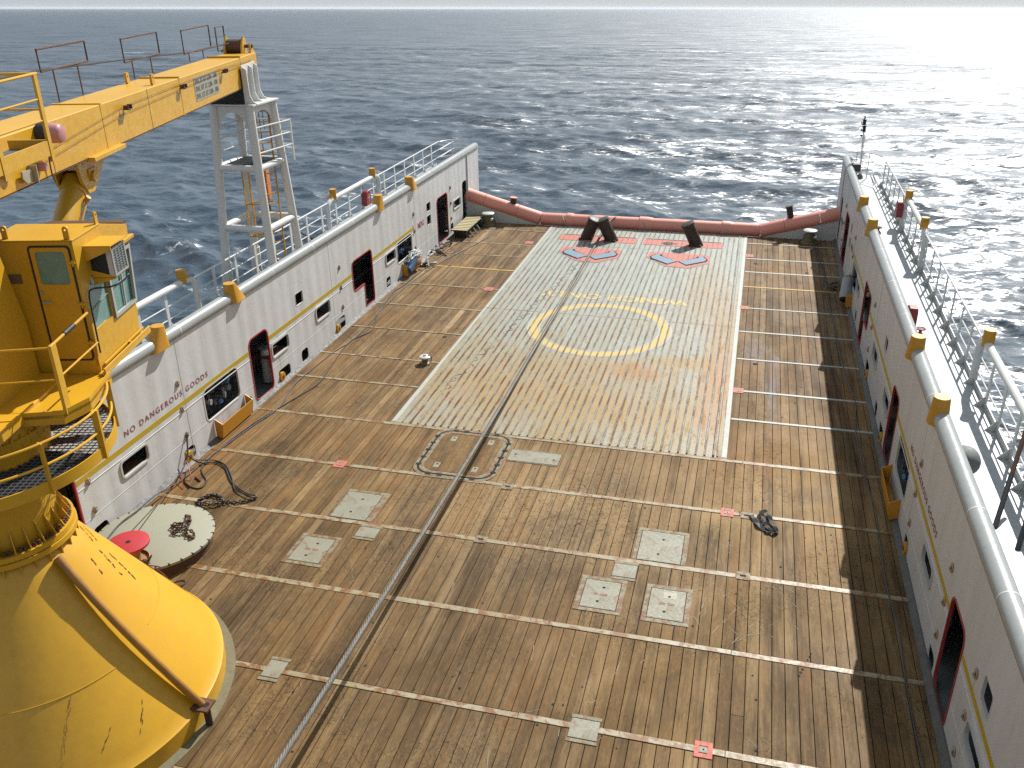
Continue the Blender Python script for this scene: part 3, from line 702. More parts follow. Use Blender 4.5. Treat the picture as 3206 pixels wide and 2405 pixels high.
def bulwark(xw, out, side, label):
    e = empty('bulwark', (xw, 23, 0), label, 'bulwark')
    WM = T((xw + out * .012, 0, 0)) @ WL
    holes = [rr(b, .12) for b in SCUP] + [rr(b, .10) for b in BWIN] + [rr(b, .06) for b in SQ] + [rr(b, .16) for b in BIG] + [rr(b, .2) for b in DOORS] + [rr(b, .18) for b in SLOTD] + [LDOOR]
    outer = [(Y0, -.02), (41.62, -.02), (Y1, -.35), (Y1, ztop(Y1)), (Y0, ztop(Y0))]
    MB().mesh(holed(outer, holes, .024)).xf(WM).build('wall_plate', 'wall', e, smooth=0)
    fx = lambda d: T((xw - out * d, 0, 0)) @ WL
    # frames
    def frame(poly, wd, mat, name, proud=.014, depth=.05):
        o = MB().mesh(holed(grow(poly, wd), [grow(poly, -.004)], depth)).xf(fx(proud - depth / 2)).build(name, mat, e, smooth=30)
        return o
    for b in DOORS: frame(rr(b, .2), .034, 'redframe', 'door_frame')
    frame(LDOOR, .04, 'redframe', 'door_frame')
    for b in BIG: frame(rr(b, .16), .035, 'white', 'window_frame', .010)
    for b in BWIN: frame(rr(b, .10), .045, 'white2', 'window_frame', .03, .07)
    for b in SQ: frame(rr(b, .06), .015, 'white', 'window_frame', .006)
    # returns of the thick openings
    # yellow stripe, in pieces between doors and windows
    for a, b in ((Y0, 12.36), (13.55, 20.78), (21.94, 27.93), (29.78, 34.05)):
        MB().box(xw - out * .004, xw + out * .002, a, b, 1.575, 1.70).build('stripe', 'stripe', e, smooth=0)
        MB().tube([(xw, a, 1.44), (xw, b, 1.44)], .012, 6).build('weld_bead', 'white', e)
    MB().prism([(34.05, 1.575), (34.30, 1.56), (34.05, 1.82)], xw - .004, xw + .004, 'x').build('stripe', 'stripe', e, smooth=0)
    for a, b in ((Y0, 12.36), (13.55, 20.78), (21.94, 28.86), (29.78, 37.05)): MB().tube([(xw, a, .66), (xw, b, .66)], .007, 5).build('weld_bead', 'white', e)
    for yv in (17.62, 26.3, 34.35, 38.9): MB().box(xw - out * .003, xw + out * .002, yv - .006, yv + .006, .12, ztop(yv) - .05).build('plate_seam', 'tube', e, smooth=0)
    MB().box(xw - out * .05, xw + out * .002, 41.60, 41.66, 1.2, ztop(42) - .05).build('corner_bar', 'white', e, bevel=.01)
    # lettering
    RM = T((xw - out * .006, 0, 0)) @ (WL if side == 'l' else WR)
    yt = 17.0; k = 1 if side == 'l' else -1
    mb = MB().mesh(text('NO DANGEROUS GOODS', .20, .003, off=.001, sp=1.35)); xs = [v.co.x for v in mb.bm.verts]; f = 3.45 / (max(xs) - min(xs))
    mb.xf(RM @ T((yt * k, 1.925, 0)) @ Matrix.Diagonal((f, 1, 1, 1))).build('lettering', 'maroon', e, smooth=0)
    MB().mesh(text('MDG', .33, .003, off=.004)).xf(RM @ T((35.02 * k, 1.57, 0)) @ Matrix.Diagonal((1.05, 1, 1, 1))).build('lettering', 'maroon', e, smooth=0)
    # lashing eyes
    for y, z in EYES:
        o = MB().tube([(xw - out * .015, y + .058 * math.cos(a * math.pi / 8), z + .08 * math.sin(a * math.pi / 8)) for a in range(16)], .014, 6, True).build('lashing_eye', 'orange', e)
        MB().tube([(xw - out * .01, y, z - .09), (xw - out * .05, y, z - .01), (xw - out * .01, y, z + .09)], .018, 6).build('eye_bar', 'whiteline', o)
    # top tube
    tp = [(xw + out * .10, y, ztop(y) + .07) for y in np.linspace(Y0, Y1 - .25, 12)] + [(xw + out * .12, Y1 - .1, ztop(Y1) + .05), (xw + out * .2, Y1 + .02, ztop(Y1) + .0), (xw + out * .35, Y1 + .05, ztop(Y1) - .1)]
    MB().tube(tp, .165, 22).build('top_tube', 'tube', e, smooth=50)
    for yv in (11.4, 13.6, 17.9, 22.6, 25.2, 28.3, 33.0, 36.4, 39.6): MB().cyl((xw + out * .10, yv, ztop(yv) + .07), (xw + out * .10, yv + .03, ztop(yv) + .07), .1675, n=22).build('weld_ring', 'white', e)
    # walkway and the casing behind
    xo = xw + out * 1.55
    MB().box(*sorted((xw + out * .03, xo)), Y0, Y1 - .2, 2.52, 2.60).build('walkway', 'walk', e, bevel=.01)
    MB().box(*sorted((xw + out * 1.40, xo - out * .004)), Y0, Y1 - .25, -1.0, 2.515).build('outer_side', 'inner', e, smooth=0)
    MB().box(*sorted((xw + out * .03, xw + out * 1.395)), Y0, Y1 - .25, -.12, -.02).build('inside_floor', 'inner', e, smooth=0)
    fr = MB()
    for yy in np.arange(9.6, 41.4, 1.2):
        fr.box(*sorted((xw + out * 1.15, xw + out * 1.39)), yy - .01, yy + .01, -.015, 2.51)
    fr.build('frames', 'inner', e, smooth=0)
    pp = MB()
    for zz in (.6, 1.2, 1.75, 2.25): pp.cyl((xw + out * 1.05, Y0, zz), (xw + out * 1.05, 41.4, zz), .06, n=10)
    pp.build('inside_pipes', 'inner', e)
    MB().box(*sorted((xw + out * .03, xo - out * .01)), Y1 - .24, Y1 - .2, -.5, 2.51).build('end_plate', 'white', e, smooth=0)
    MB().cyl((xw + out * .12, Y1 + .02, .9), (xw + out * .12, Y1 + .02, 2.75), .10, n=18).build('fender_tube', 'pink', e)
    # yellow trays under the big windows
    for y0 in (18.66, 32.62):
        y1 = y0 + 1.6; z0, z1 = .06, .48; d = .62 if y0 < 20 else .58
        q = MB(); xa, xb = xw - out * .012, xw - out * d * .40
        q.prism([(xa, z0 + .05), (xb + out * .06, z0), (xb, z1), (xb + out * .02, z1), (xb + out * .08, z0 + .03), (xa, z0 + .08)], y0, y1, 'y')
        q.prism([(xa, z0 + .05), (xb + out * .06, z0), (xb, z1), (xa, z1 + .14)], y0 - .001, y0 + .02, 'y')
        q.prism([(xa, z0 + .05), (xb + out * .06, z0), (xb, z1), (xa, z1 + .14)], y1 - .02, y1 + .001, 'y')
        q.build('tray', 'tray', e, smooth=0)
    # yellow horn caps on the tube
    for y, dr in ((17.2, -1), (20.42, 1), (30.9, -1), (34.12, 1)):
        q = MB(); c = Vector((xw + out * .06, y, ztop(y) + .05)); n = 20; r = .155
        top = [q.bm.verts.new(c + Vector((r * math.cos(2 * math.pi * k / n), r * math.sin(2 * math.pi * k / n), .44))) for k in range(n)]
        bot = []
        for k in range(n):
            a = 2 * math.pi * k / n; yy = .175 * math.sin(a); yy = yy + (dr * (.34 if out < 0 else .08) if yy * dr > 0.02 else 0)
            bot.append(q.bm.verts.new(c + Vector((.18 * math.cos(a) + (-out * .03 if math.cos(a) * out < 0 else 0), yy, -.10))))
        q.bm.faces.new(top)
        for k in range(n): q.bm.faces.new([top[k], top[(k + 1) % n], bot[(k + 1) % n], bot[k]])
        q.build('horn_cap', 'yellow2', e, smooth=45, bevel=.008)
    return e
bulwark(XL, -1, 'l', 'sunlit white bulwark wall with door openings, windows and yellow stripe, behind the crane')
bulwark(XR, 1, 'r', 'shaded white bulwark wall with bright walkway on top, opposite the crane')

# ------------------------------------------------------------------ outer guard rails
def guard(xr, out, label):
    e = empty('guard_rail', (xr, 23, 2.6), label, 'guard rail', 'guard rails outside the bulwark walkways')
    thick = [(12.2 if out > 0 else 15.2, 21.0), (29.6, 34.4)]
    yend = 41.6
    i_ = -out
    def cut(z, r, name, full=False):
        spans = [(3.5, yend)] if full else [(3.5, thick[0][0]), (thick[0][1], thick[1][0]), (thick[1][1], yend)]
        for a, b in spans:
            pts = [(xr, a, z), (xr, b, z)]
            if b == yend:
                pts = [(xr, a, z), (xr, b - .3, z), (xr + i_ * .08, b + .35, z), (xr + i_ * .35, b + .85, z), (xr + i_ * .8, b + 1.12, z), (xr + i_ * 1.25, b + 1.15, z + (.02 if z > 3.4 else 0))]
                pts = [tuple(p) for p in spline(pts, 5)]
            MB().tube(pts, r, 8).build(name, 'tower', e)
    cut(3.70, .026, 'top_rail'); cut(3.32, .018, 'middle_rail', True); cut(2.97, .018, 'middle_rail', True)
    for a, b in thick:
        pts = spline([(xr, a, 2.62), (xr, a, 3.4), (xr, a + .06, 3.62), (xr, a + .25, 3.74)], 4) + spline([(xr, a + .4, 3.76), (xr, b - .4, 3.76)], 2) + spline([(xr, b - .25, 3.74), (xr, b - .06, 3.62), (xr, b, 3.4), (xr, b, 2.62)], 4)
        MB().tube(pts, .088, 14).build('thick_rail', 'tower', e, smooth=60)
        for y, dr in ((a + .55, -1), (b - .55, 1)):
            if out > 0 and a < 14 and dr < 0: continue
            q = MB().cyl((xr, y, 3.72), (xr, y, 4.10), .125, n=18); q.prism([(y + dr * .05, 4.02), (y + dr * .34, 3.80), (y + dr * .05, 3.74)], xr - .07, xr + .07, 'x'); q.build('horn_cap', 'yellow2', e, smooth=45)
    y = 4.2
    while y < yend + .1:
        if not any(abs(y - t) < .25 for ab in thick for t in ab):
            MB().bar((xr, y, 2.6), (xr, y, 3.69 if not any(a < y < b for a, b in thick) else 3.75), .03 if True else .02, .11, (0, 1, 0)).build('post', 'tower', e)
        MB().prism([(xr, 2.605), (xr + i_ * .22, 2.605), (xr, 2.86)], y + .06, y + .075, 'y').build('gusset', 'tower', e, smooth=0)
        y += 1.185
    for dx, dy in ((.5, .98), (1.0, 1.13)): MB().cyl((xr + i_ * dx, yend + dy, 2.6), (xr + i_ * dx, yend + dy, 3.71), .02, n=8).build('post', 'tower', e)
    MB().box(*sorted((xr - .012, xr + .012)), 3.5, yend, 2.6, 2.74).build('toe_board', 'tower', e, smooth=0)
guard(-14.78, -1, 'white guard rail with thick pipe sections on the left side, by the crane rest tower')
guard(5.38, 1, 'white guard rail with triangular brackets along the right walkway, backed by sunlit sea')

# hull under the deck
hb = MB()
hb.prism([(XL - 1.5, -.32), (XR + 1.5, -.32), (XR + 1.5, -3.6), (XL - 1.5, -3.6)], -8, 42.0, 'y')
hb.build('hull', 'hull', smooth=0); tag(bpy.data.objects['hull'], kind='structure')

# ------------------------------------------------------------------ things inside and on the bulwarks
WIN = {15: 'the window nearest the crane cone', 22: 'the window just aft of the red-framed doorway', 25: 'the window below the small square opening', 31: 'the window beside the far yellow tray', 39: 'the last small window at the stern'}
WINR = {15: 'the window below the NO DANGEROUS GOODS lettering', 22: 'the window just aft of the red-framed doorway', 25: 'the window below the small square opening', 31: 'the window beside the far yellow tray', 39: 'the last small window at the stern'}
for xw, out, sd, W_ in ((XL, -1, 'left sunlit bulwark', WIN), (XR, 1, 'right shaded bulwark', WINR)):
    for b in BWIN[:5]:
        y = (b[0] + b[1]) / 2; key = int(round(b[0] - .02))
        key = 15 if key < 16 else 22 if key < 23 else 25 if key < 27 else 31 if key < 33 else 39
        e = empty('mooring_bollard', (xw + out * .5, y, 0), 'pale bollard in %s, %s bulwark' % (W_[key], sd.split()[1]), 'bollard', 'bollards inside the bulwark windows')
        z0 = b[2]
        q = MB().tube([(xw + out * .42, y - .22, z0 - .9), (xw + out * .42, y - .22, z0 + .06), (xw + out * .42, y - .22, z0 + .12), (xw + out * .42, y - .22, z0 + .2)], [.16, .14, .10, .2], 16)
        q.build('post', 'white2', e)
        MB().tube([(xw + out * .42, y - .05, z0 + .30), (xw + out * .40, y + .03, z0 + .36), (xw + out * .42, y + .05, z0 + .22), (xw + out * .42, y - .1, z0 + .15)], .03, 8).build('horn', 'tube', e)
        MB().box(*sorted((xw + out * .06, xw + out * .8)), b[0] + .03, b[1] - .03, z0 - .06, z0 - .02).build('shelf', 'rusty', e, smooth=0)
    for b in (SCUP[3], SCUP[5]) + ((SCUP[1],)):
        if sd[0] == 'r' and b is SCUP[5]: pass
        e = empty('fairlead_roller', (xw, b[0] + .2, .2), 'yellow roller in the freeing port %s, %s bulwark' % ({22.22: 'just aft of the red-framed doorway', 26.28: 'below the lashing eyes', 17.2: 'beside the near yellow tray'}[b[0]], sd.split()[1]), 'roller', 'yellow rollers in the freeing ports')
        MB().cyl((xw + out * .03, b[0] + .17, .2), (xw - out * .05, b[0] + .17, .2), .15, n=22).build('roller', 'yellow2', e, bevel=.012)
        MB().cyl((xw - out * .05, b[0] + .17, .2), (xw - out * .065, b[0] + .17, .2), .05, n=14).build('hub', 'rusty', e)
        MB().box(*sorted((xw + out * .02, xw - out * .035)), b[0] + .03, b[0] + .31, .0, .16).build('bracket', 'yellow2', e, smooth=0)
    for b, far in ((BIG[0], 0), (BIG[1], 1)):
        e = empty('hose_station', (xw + out * .5, (b[0] + b[1]) / 2, .9), 'cluster of dark hose couplings behind the %s big window of the %s' % (('near', 'far')[far], sd), 'hose couplings', 'hose couplings behind the big windows')
        MB().box(*sorted((xw + out * .75, xw + out * .8)), b[0] - .3, b[1] + .3, .2, 1.9).build('back_board', 'black', e, smooth=0)
        rng = random.Random(int(b[0]))
        for k in range(17 if not far else 8):
            y = rng.uniform(b[0] + .12, b[1] - .12); z = rng.uniform(b[2] + .12, b[3] - .1); x0 = xw + out * rng.uniform(.2, .5); r = rng.uniform(.06, .12)
            d = Vector((-out, rng.uniform(-.5, .5), rng.uniform(-.2, .5))).normalized() * .22; a = Vector((x0, y, z))
            q = MB().tube([a - d, a + d * .5, a + d * .55, a + d * .9], [r * .75, r * .75, r, r], 12).build('coupling', rng.choice(['hose', 'hose', 'tube', 'black', 'navy', 'inner']), e)
        for k in range(5):
            y = rng.uniform(b[0] + .1, b[1] - .1)
            MB().tube(spline([(xw + out * .3, y, b[3] + .05), (xw + out * .25, y + rng.uniform(-.15, .15), 1.15), (xw + out * .3, y + rng.uniform(-.2, .2), b[2] - .1)], 5), .025, 6).build('hose', 'hose', e)

# clutter in the far left tray
e = empty('blue_drum', (XL + .22, 33.1, .4), 'blue rubbish drum lying in the far yellow tray of the left bulwark', 'drum')
MB().tube([(XL + .16, 32.72, .30), (XL + .22, 33.35, .62)], [.21, .2], 18).build('drum', 'navy', e)
e = empty('rope_heap', (XL + .2, 33.4, .6), 'tangled pale rope and brown sacking heaped over the far left yellow tray', 'rope')
rng = random.Random(5); p = []
for k in range(60): p.append((XL + .18 + rng.uniform(-.16, .2), 33.35 + rng.uniform(-.62, .68), .62 + rng.uniform(-.05, .26)))
MB().tube(spline(p, 4), .022, 6).build('rope', 'white2', e)
q = MB(); q.sphere((XL + .2, 33.65, .42), .3, 8, (.7, 1.5, .8)); 
for v in q.bm.verts: v.co += Vector((rng.uniform(-.03, .03), rng.uniform(-.05, .05), rng.uniform(-.04, .04)))
q.build('sacking', 'drum', e)
e = empty('grey_pad', (XR - .2, 33.2, .5), 'rolled grey sheet standing in the far yellow tray of the right bulwark', 'sheet')
MB().tube([(XR - .22, 32.9, .28), (XR - .12, 33.5, .85)], .22, 16).build('roll', 'tube', e); MB().tube([(XR - .22, 32.86, .26), (XR - .12, 33.55, .89)], .17, 16).build('core', 'black', e)
def junk(x, y, r, n, label, mats, seed, h=.16):
    e = empty('scrap_heap', (x, y, 0), label, 'scrap', 'small heaps of scrap on the deck'); rng = random.Random(seed)
    for m_ in mats:
        q = MB()
        for k in range(n):
            a = Vector((x + rng.gauss(0, r * .5), y + rng.gauss(0, r * .8), rng.uniform(.02, h))); d = Vector((rng.uniform(-1, 1), rng.uniform(-1, 1), rng.uniform(-.4, .4))) * r * .45
            q.tube([a - d, a + d * .3 + Vector((0, 0, .03)), a + d], rng.uniform(.018, .05), 6)
            for v in q.bm.verts: v.co.z = max(v.co.z, .006)
        q.build('pieces', m_, e)
junk(-13.05, 37.3, .3, 9, 'dark chain scraps at the foot of the last left doorway', ['chain'], 1)
junk(-13.0, 36.1, .34, 8, 'rusty brown scrap lying at the foot of the left wall', ['rusty', 'chain'], 2)
junk(-12.85, 34.35, .3, 7, 'heap of shackles beside the far left yellow tray', ['chain', 'sign'], 3)
junk(3.45, 34.7, .25, 7, 'dark scrap in shade by the right wall', ['black'], 4)
e = empty('wire_loop', (-13.0, 35.6, 0), 'thin pale wire loop on the deck by the left wall', 'wire')
MB().tube([(-13.05 + .16 * math.cos(k * .5), 35.55 + .3 * math.sin(k * .5), .02 + .1 * (1 + math.sin(k * .33))) for k in range(20)], .008, 5).build('loop', 'tube', e)

# ================================================================== DECK CRANE
cr = empty('deck_crane', BO, 'yellow deck crane with cone pedestal, operator cab and long boom resting on a white tower', 'crane')
def cb(mb, name, mat, parent=None, **k): return mb.xf(MC).build(name, mat, parent or cr, local=True, **k)
# pedestal (rotationally symmetric, stays in the crane frame)
cone = [(2.90, .0), (2.90, .34), (2.86, .37), (1.02, 3.22), (.93, 3.36)]
fine = [(2.90, 0), (2.90, .34), (2.86, .37)] + [(2.86 + (1.02 - 2.86) * t, .37 + (3.22 - .37) * t) for t in np.linspace(.05, 1, 14)] + [(.90, 3.36)]
ped = cb(MB().lathe(fine, n=96), 'pedestal', 'yellow', smooth=25)
MB().lathe([(3.07, .0), (3.07, .016), (2.9, .016)], n=96).build('deck_ring', 'ring', cr, local=True)
wl = MB()
wp = lambda t, a: ((2.862 - 1.84 * t) * math.cos(R(a)), (2.862 - 1.84 * t) * math.sin(R(a)), .372 + 2.85 * t)
for t, a0, a1 in ((.42, -72, -12), (.46, 10, 60), (.40, -160, -76)): wl.tube([wp(t, a0 + (a1 - a0) * k / 24) for k in range(25)], .007, 5)
wl.tube([wp(t, -73) for t in (.42, .98)], .006, 5); wl.tube([wp(t, 62) for t in (.0, .46)], .006, 5)
wl.build('weld_seams', 'yellow', cr, local=True)
# scuffs on the cone
sf = MB(); rng = random.Random(3)
def on_cone(a, t, d=.004): r = 2.862 - 1.84 * t; return Vector(((r + d) * math.cos(R(a)), (r + d) * math.sin(R(a)), .372 + 2.85 * t + d * .6))
for (a0, t0, a1, t1, n, w) in [(-46, .12, -36, .42, 10, .006), (24, .70, 30, .86, 8, .03), (30, .62, 35, .8, 7, .03), (12, .78, 16, .88, 4, .03), (-34, .10, -28, .2, 4, .012), (-20, .1, -14, .22, 4, .012), (40, .88, 52, .97, 8, .03), (34, .9, 44, .99, 6, .03)]:
    for k in range(n * 2):
        t = k / (n * 2); a = a0 + (a1 - a0) * t + rng.gauss(0, .22); tt = t0 + (t1 - t0) * t
        if rng.random() < .3: continue
        sf.bar(on_cone(a, tt), on_cone(a + (a1 - a0) / n * .6, min(.99, tt + (t1 - t0) / n * .6)), min(w, .022) * rng.uniform(.3, 1.2), .003, on_cone(a, tt) - Vector((0, 0, tt * 3)))
sf.build('scuff_stains', 'rusty', cr, local=True, smooth=0)
# bolted flange pair, neck, gussets, bolts
MB().lathe([(.86, 3.36), (1.05, 3.37), (1.05, 3.46), (.9, 3.47), (1.03, 3.475), (1.03, 3.56), (.84, 3.57)], n=72).build('flange', 'yellow', cr, local=True, smooth=30)
MB().lathe([(.84, 3.56), (.84, 4.75), (.9, 4.95)], n=72).build('neck', 'yellow', cr, local=True)
gs = MB(); bo = MB()
for k in range(28):
    a = 2 * math.pi * k / 28; m = Matrix.Rotation(a, 4, 'Z')
    for prof in ([(.84, 3.56), (1.0, 3.56), (.84, 3.92)], [(1.03, 3.2), (1.03, 3.37), (.9, 3.37), (1.0, 3.2)][:3]):
        i0 = len(gs.bm.verts); gs.prism(prof, -.008, .008, 'y')
        gs.bm.verts.ensure_lookup_table()
        for v in gs.bm.verts[i0:]: v.co = m @ v.co
    for da in (.075, .15):
        c = Vector((.955 * math.cos(a + da), .955 * math.sin(a + da), 3.56)); bo.cyl(c, c + Vector((0, 0, .07)), .024, n=8); bo.cyl(c, c + Vector((0, 0, .035)), .036, n=6)
gs.build('gusset_ribs', 'yellow', cr, local=True, smooth=0); bo.build('flange_bolts', 'rusty', cr, local=True)
# rubbing pipe laid down the cone
pts = [Vector((1.0 * math.cos(R(-10)), 1.0 * math.sin(R(-10)), 3.25))]
RUB = (-8, 1, 8)
rp = [on_cone(-11 + 12 * t, 1 - t * 1.0, .10 + .05 * math.sin(t * 3)) for t in np.linspace(0, 1.0, 14)]
cb_pipe = MB().tube(rp, [.07] * 3 + [.058] * 11, 12).build('rubbing_pipe', 'pipe', cr, local=True)
fl = MB()
for p, q in zip(rp, rp[1:]):
    d = (Vector((0, 0, 3)) - p).normalized(); ax = Vector((p.x, p.y, 0)).normalized()
    fl.bar(p - ax * .06 - Vector((0, 0, .05)), q - ax * .06 - Vector((0, 0, .05)), .012, .12, ax)
fl.build('pipe_fin', 'yellow', cr, local=True)
b0 = rp[-1]; ax = Vector((b0.x, b0.y, 0)).normalized()
MB().obox(b0 + Vector((0, 0, -.02)), ax * .16, ax.cross(Vector((0, 0, 1))) * .14, (0, 0, .02)).build('foot_plate', 'rusty', cr, local=True)
MB().cyl(b0 + ax * .06 - Vector((0, 0, .45)), b0 + ax * .06, .06, n=14).build('foot_post', 'pin', cr, local=True)

# walkway ring of open grating
ZW = 4.98; RI, RO = 1.02, 1.92
gr = MB()
for axis in (0, 1):
    v = -RO
    while v < RO:
        h = math.sqrt(max(0, RO * RO - v * v)); hi = math.sqrt(max(0, RI * RI - v * v))
        for a, b in (((-h, h),) if hi < .05 else ((-h, -hi), (hi, h))):
            if b - a > .05:
                p, q = ((v, a, ZW), (v, b, ZW)) if axis == 0 else ((a, v, ZW), (b, v, ZW))
                gr.bar(p, q, .007, .014)
        v += .085
cb(gr, 'walkway_grating', 'grate', smooth=0)
def arc(r, z, a0, a1, n=40): return [(r * math.cos(R(a0 + (a1 - a0) * k / n)), r * math.sin(R(a0 + (a1 - a0) * k / n)), z) for k in range(n + 1)]
MB().lathe([(RI + .02, ZW - .012), (RO - .02, ZW - .012), (RO - .02, ZW - .04), (RI + .02, ZW - .04)], n=60, a0=-160, a1=8).build('dense_grating', 'gap', cr, local=True, smooth=0)
MB().lathe([(RI + .02, ZW - .012), (RO - .02, ZW - .012), (RO - .02, ZW - .04), (RI + .02, ZW - .04)], n=40, a0=62, a1=130).build('dense_grating', 'gap', cr, local=True, smooth=0)
MB().lathe([(RO - .01, ZW - .14), (RO - .01, ZW + .05), (RO + .01, ZW + .05), (RO + .01, ZW - .14), (RO - .01, ZW - .14)], n=80).build('walkway_edge', 'yellow', cr, local=True)
for z in (5.28, 5.62): MB().tube(arc(RO, z, -150, 75, 60), .021, 8).build('walkway_rail', 'yellow', cr, local=True)
for a in (-120, -85, -50, -20, 12, 44, 75):
    c, s_ = math.cos(R(a)), math.sin(R(a)); big = a in (12, 44)
    MB().bar((RO * c, RO * s_, ZW - .16), (RO * c, RO * s_, 5.63), .03 if not big else .05, .10, (c, s_, 0)).build('walkway_post', 'yellow', cr, local=True)
sb = MB()
for a in range(0, 360, 30): sb.bar((.9 * math.cos(R(a)), .9 * math.sin(R(a)), ZW - .07), (RO * math.cos(R(a)), RO * math.sin(R(a)), ZW - .07), .05, .09)
sb.build('walkway_brackets', 'rusty', cr, local=True, smooth=0)
# slewing drum
MB().lathe([(.9, 4.7), (.98, 4.9), (1.0, 5.15), (1.02, 5.35), (.98, 5.36), (.95, 5.55), (.7, 5.62)], n=64).build('slewing_drum', 'yellow', cr, local=True, smooth=30)
dv_ = MB()
for k in range(40):
    a = 2 * math.pi * k / 40; c = Vector((1.0 * math.cos(a), 1.0 * math.sin(a), 5.30)); dv_.obox(c, (.02 * math.cos(a), .02 * math.sin(a), 0), (-.012 * math.sin(a), .012 * math.cos(a), 0), (0, 0, .10))
dv_.build('drum_ribs', 'yellow', cr, local=True, smooth=0)
# crane house below and behind the boom
cb(MB().prism([(-1.15, 5.60), (2.3, 5.60), (2.3, 6.0), (.9, 8.0), (.55, 9.2), (-.5, 9.2), (-1.15, 7.2)], -.62, -.48, 'x'), 'house_cheek', 'yellow', smooth=0, bevel=.01)
cb(MB().prism([(-1.15, 5.60), (1.1, 5.60), (1.1, 6.6), (.8, 8.0), (.55, 9.2), (-.5, 9.2), (-1.15, 7.2)], .48, .56, 'x'), 'house_cheek', 'yellow', smooth=0, bevel=.01)
cb(MB().box(-1.1, 1.0, -1.2, 1.1, 5.56, 5.72), 'house_floor', 'yellow', smooth=0, bevel=.01)
cb(MB().box(-.47, .47, -.9, -.1, 5.72, 7.4), 'winch_house', 'yellow', smooth=0, bevel=.02)

# ------------------------------------------------------------------ cab
CN0, CN1, CS0 = .16, 1.5, 1.2
PROF = [(1.2, 5.8), (2.84, 5.8), (3.14, 7.58), (2.16, 7.85), (1.2, 7.85)]
PR = Matrix(((0, 0, 1, 0), (1, 0, 0, 0), (0, 1, 0, 0), (0, 0, 0, 1)))   # (s,z) drawing -> plane n
w1 = [(1.36, 6.36), (1.98, 6.36), (2.01, 7.28), (1.72, 7.28), (1.46, 7.10), (1.37, 6.98)]
w2 = [(2.07, 6.34), (2.86, 6.34), (2.98, 7.24), (2.10, 7.24)]
cb(MB().mesh(holed(PROF, [w1, w2], .05)).xf(T((CN1 - .025, 0, 0)) @ PR), 'cab_side', 'yellow', smooth=0)
cb(MB().mesh(holed(PROF, [[(1.6, 6.3), (2.8, 6.3), (2.9, 7.4), (1.6, 7.4)]], .05)).xf(T((CN0 + .025, 0, 0)) @ PR), 'cab_side', 'yellow', smooth=0)
PB = Matrix(((1, 0, 0, 0), (0, 0, 1, 0), (0, 1, 0, 0), (0, 0, 0, 1)))   # (n,z) drawing -> plane s
DR = rrect(.80, 1.44, 5.90, 7.78, .06, 4)
cb(MB().mesh(holed([(CN0 + .05, 5.8), (CN1 - .05, 5.8), (CN1 - .05, 7.845), (CN0 + .05, 7.845)], [DR], .05)).xf(T((0, CS0 + .026, 0)) @ PB), 'cab_back', 'yellow', smooth=0)
DW = rrect(.89, 1.345, 7.17, 7.69, .05, 4)
door = cb(MB().mesh(holed(rrect(.822, 1.418, 5.92, 7.76, .05, 4), [DW], .04)).xf(T((0, CS0 + .012, 0)) @ PB), 'cab_door', 'yellow', smooth=0)
cb(MB().mesh(holed(rrect(.795, 1.445, 5.895, 7.785, .06, 4), [rrect(.824, 1.416, 5.922, 7.758, .05, 4)], .02)).xf(T((0, CS0 - .004, 0)) @ PB), 'door_seal', 'black', smooth=0)
cb(MB().mesh(holed(DW, [], .01)).xf(T((0, CS0 + .012, 0)) @ PB), 'door_pane', 'glass', door, smooth=0)
cb(MB().tube([(.87, CS0 - .06, 6.90), (1.0, CS0 - .06, 6.885)], .013, 8).cyl((.875, CS0 - .06, 6.90), (.875, CS0 + 0, 6.90), .016, n=8).cyl((.865, CS0 - .01, 7.04), (.865, CS0 - .03, 7.04), .026, n=14), 'door_handle', 'tube', door)
for z in (6.2, 6.85, 7.52): cb(MB().box(1.39, 1.49, CS0 - .035, CS0 + .0, z - .02, z + .02).cyl((1.45, CS0 - .02, z - .06), (1.45, CS0 - .02, z + .04), .018, n=8), 'hinge', 'yellow', door)
cb(MB().prism([(CN0, 1.19), (CN1 + .01, 1.19), (CN1 + .01, 2.16), (CN0, 2.16)], 7.85, 7.87, 'z'), 'cab_roof', 'yellow', smooth=0, bevel=.004)
cb(MB().prism([(2.17, 7.862), (3.16, 7.59), (3.16, 7.57), (2.17, 7.842)], CN0, CN1 - .03, 'x'), 'cab_roof', 'yellow', smooth=0)
cb(MB().box(CN0 - .02, CN1 - .04, 3.05, 3.22, 7.60, 7.64), 'roof_visor', 'rusty', smooth=0)
cb(MB().box(CN0, CN1, 1.2, 2.86, 5.58, 5.80), 'cab_floor', 'yellow', smooth=0, bevel=.01)
cb(MB().prism([(2.84, 5.8), (2.86, 5.8), (2.95, 6.3), (2.93, 6.3)], CN0 + .05, CN1 - .05, 'x'), 'cab_front', 'yellow', smooth=0)
cb(MB().prism([(2.93, 6.3), (2.94, 6.3), (3.14, 7.56), (3.13, 7.56)], CN0 + .05, CN1 - .05, 'x'), 'front_pane', 'glass', smooth=0)
cb(MB().mesh(holed(grow(w1, .01), [], .008)).xf(T((CN1 - .03, 0, 0)) @ PR), 'side_pane', 'glass', smooth=0)
wf = cb(MB().mesh(holed(grow(w2, .045), [grow(w2, -.012)], .05)).xf(T((CN1 + .012, 0, 0)) @ PR), 'window_frame', 'glassframe', smooth=0)
cb(MB().mesh(holed(w2, [], .008)).xf(T((CN1 - .03, 0, 0)) @ PR), 'side_pane', 'glass', smooth=0)
cb(MB().bar((CN1, 2.52, 6.34), (CN1, 2.60, 7.24), .03, .022, (1, 0, 0)), 'mullion', 'glassframe', wf, smooth=0)
cb(MB().bar((CN1, 2.075, 6.78), (CN1, 2.93, 6.80), .012, .010, (1, 0, 0)), 'wiper', 'tube', wf, smooth=0)
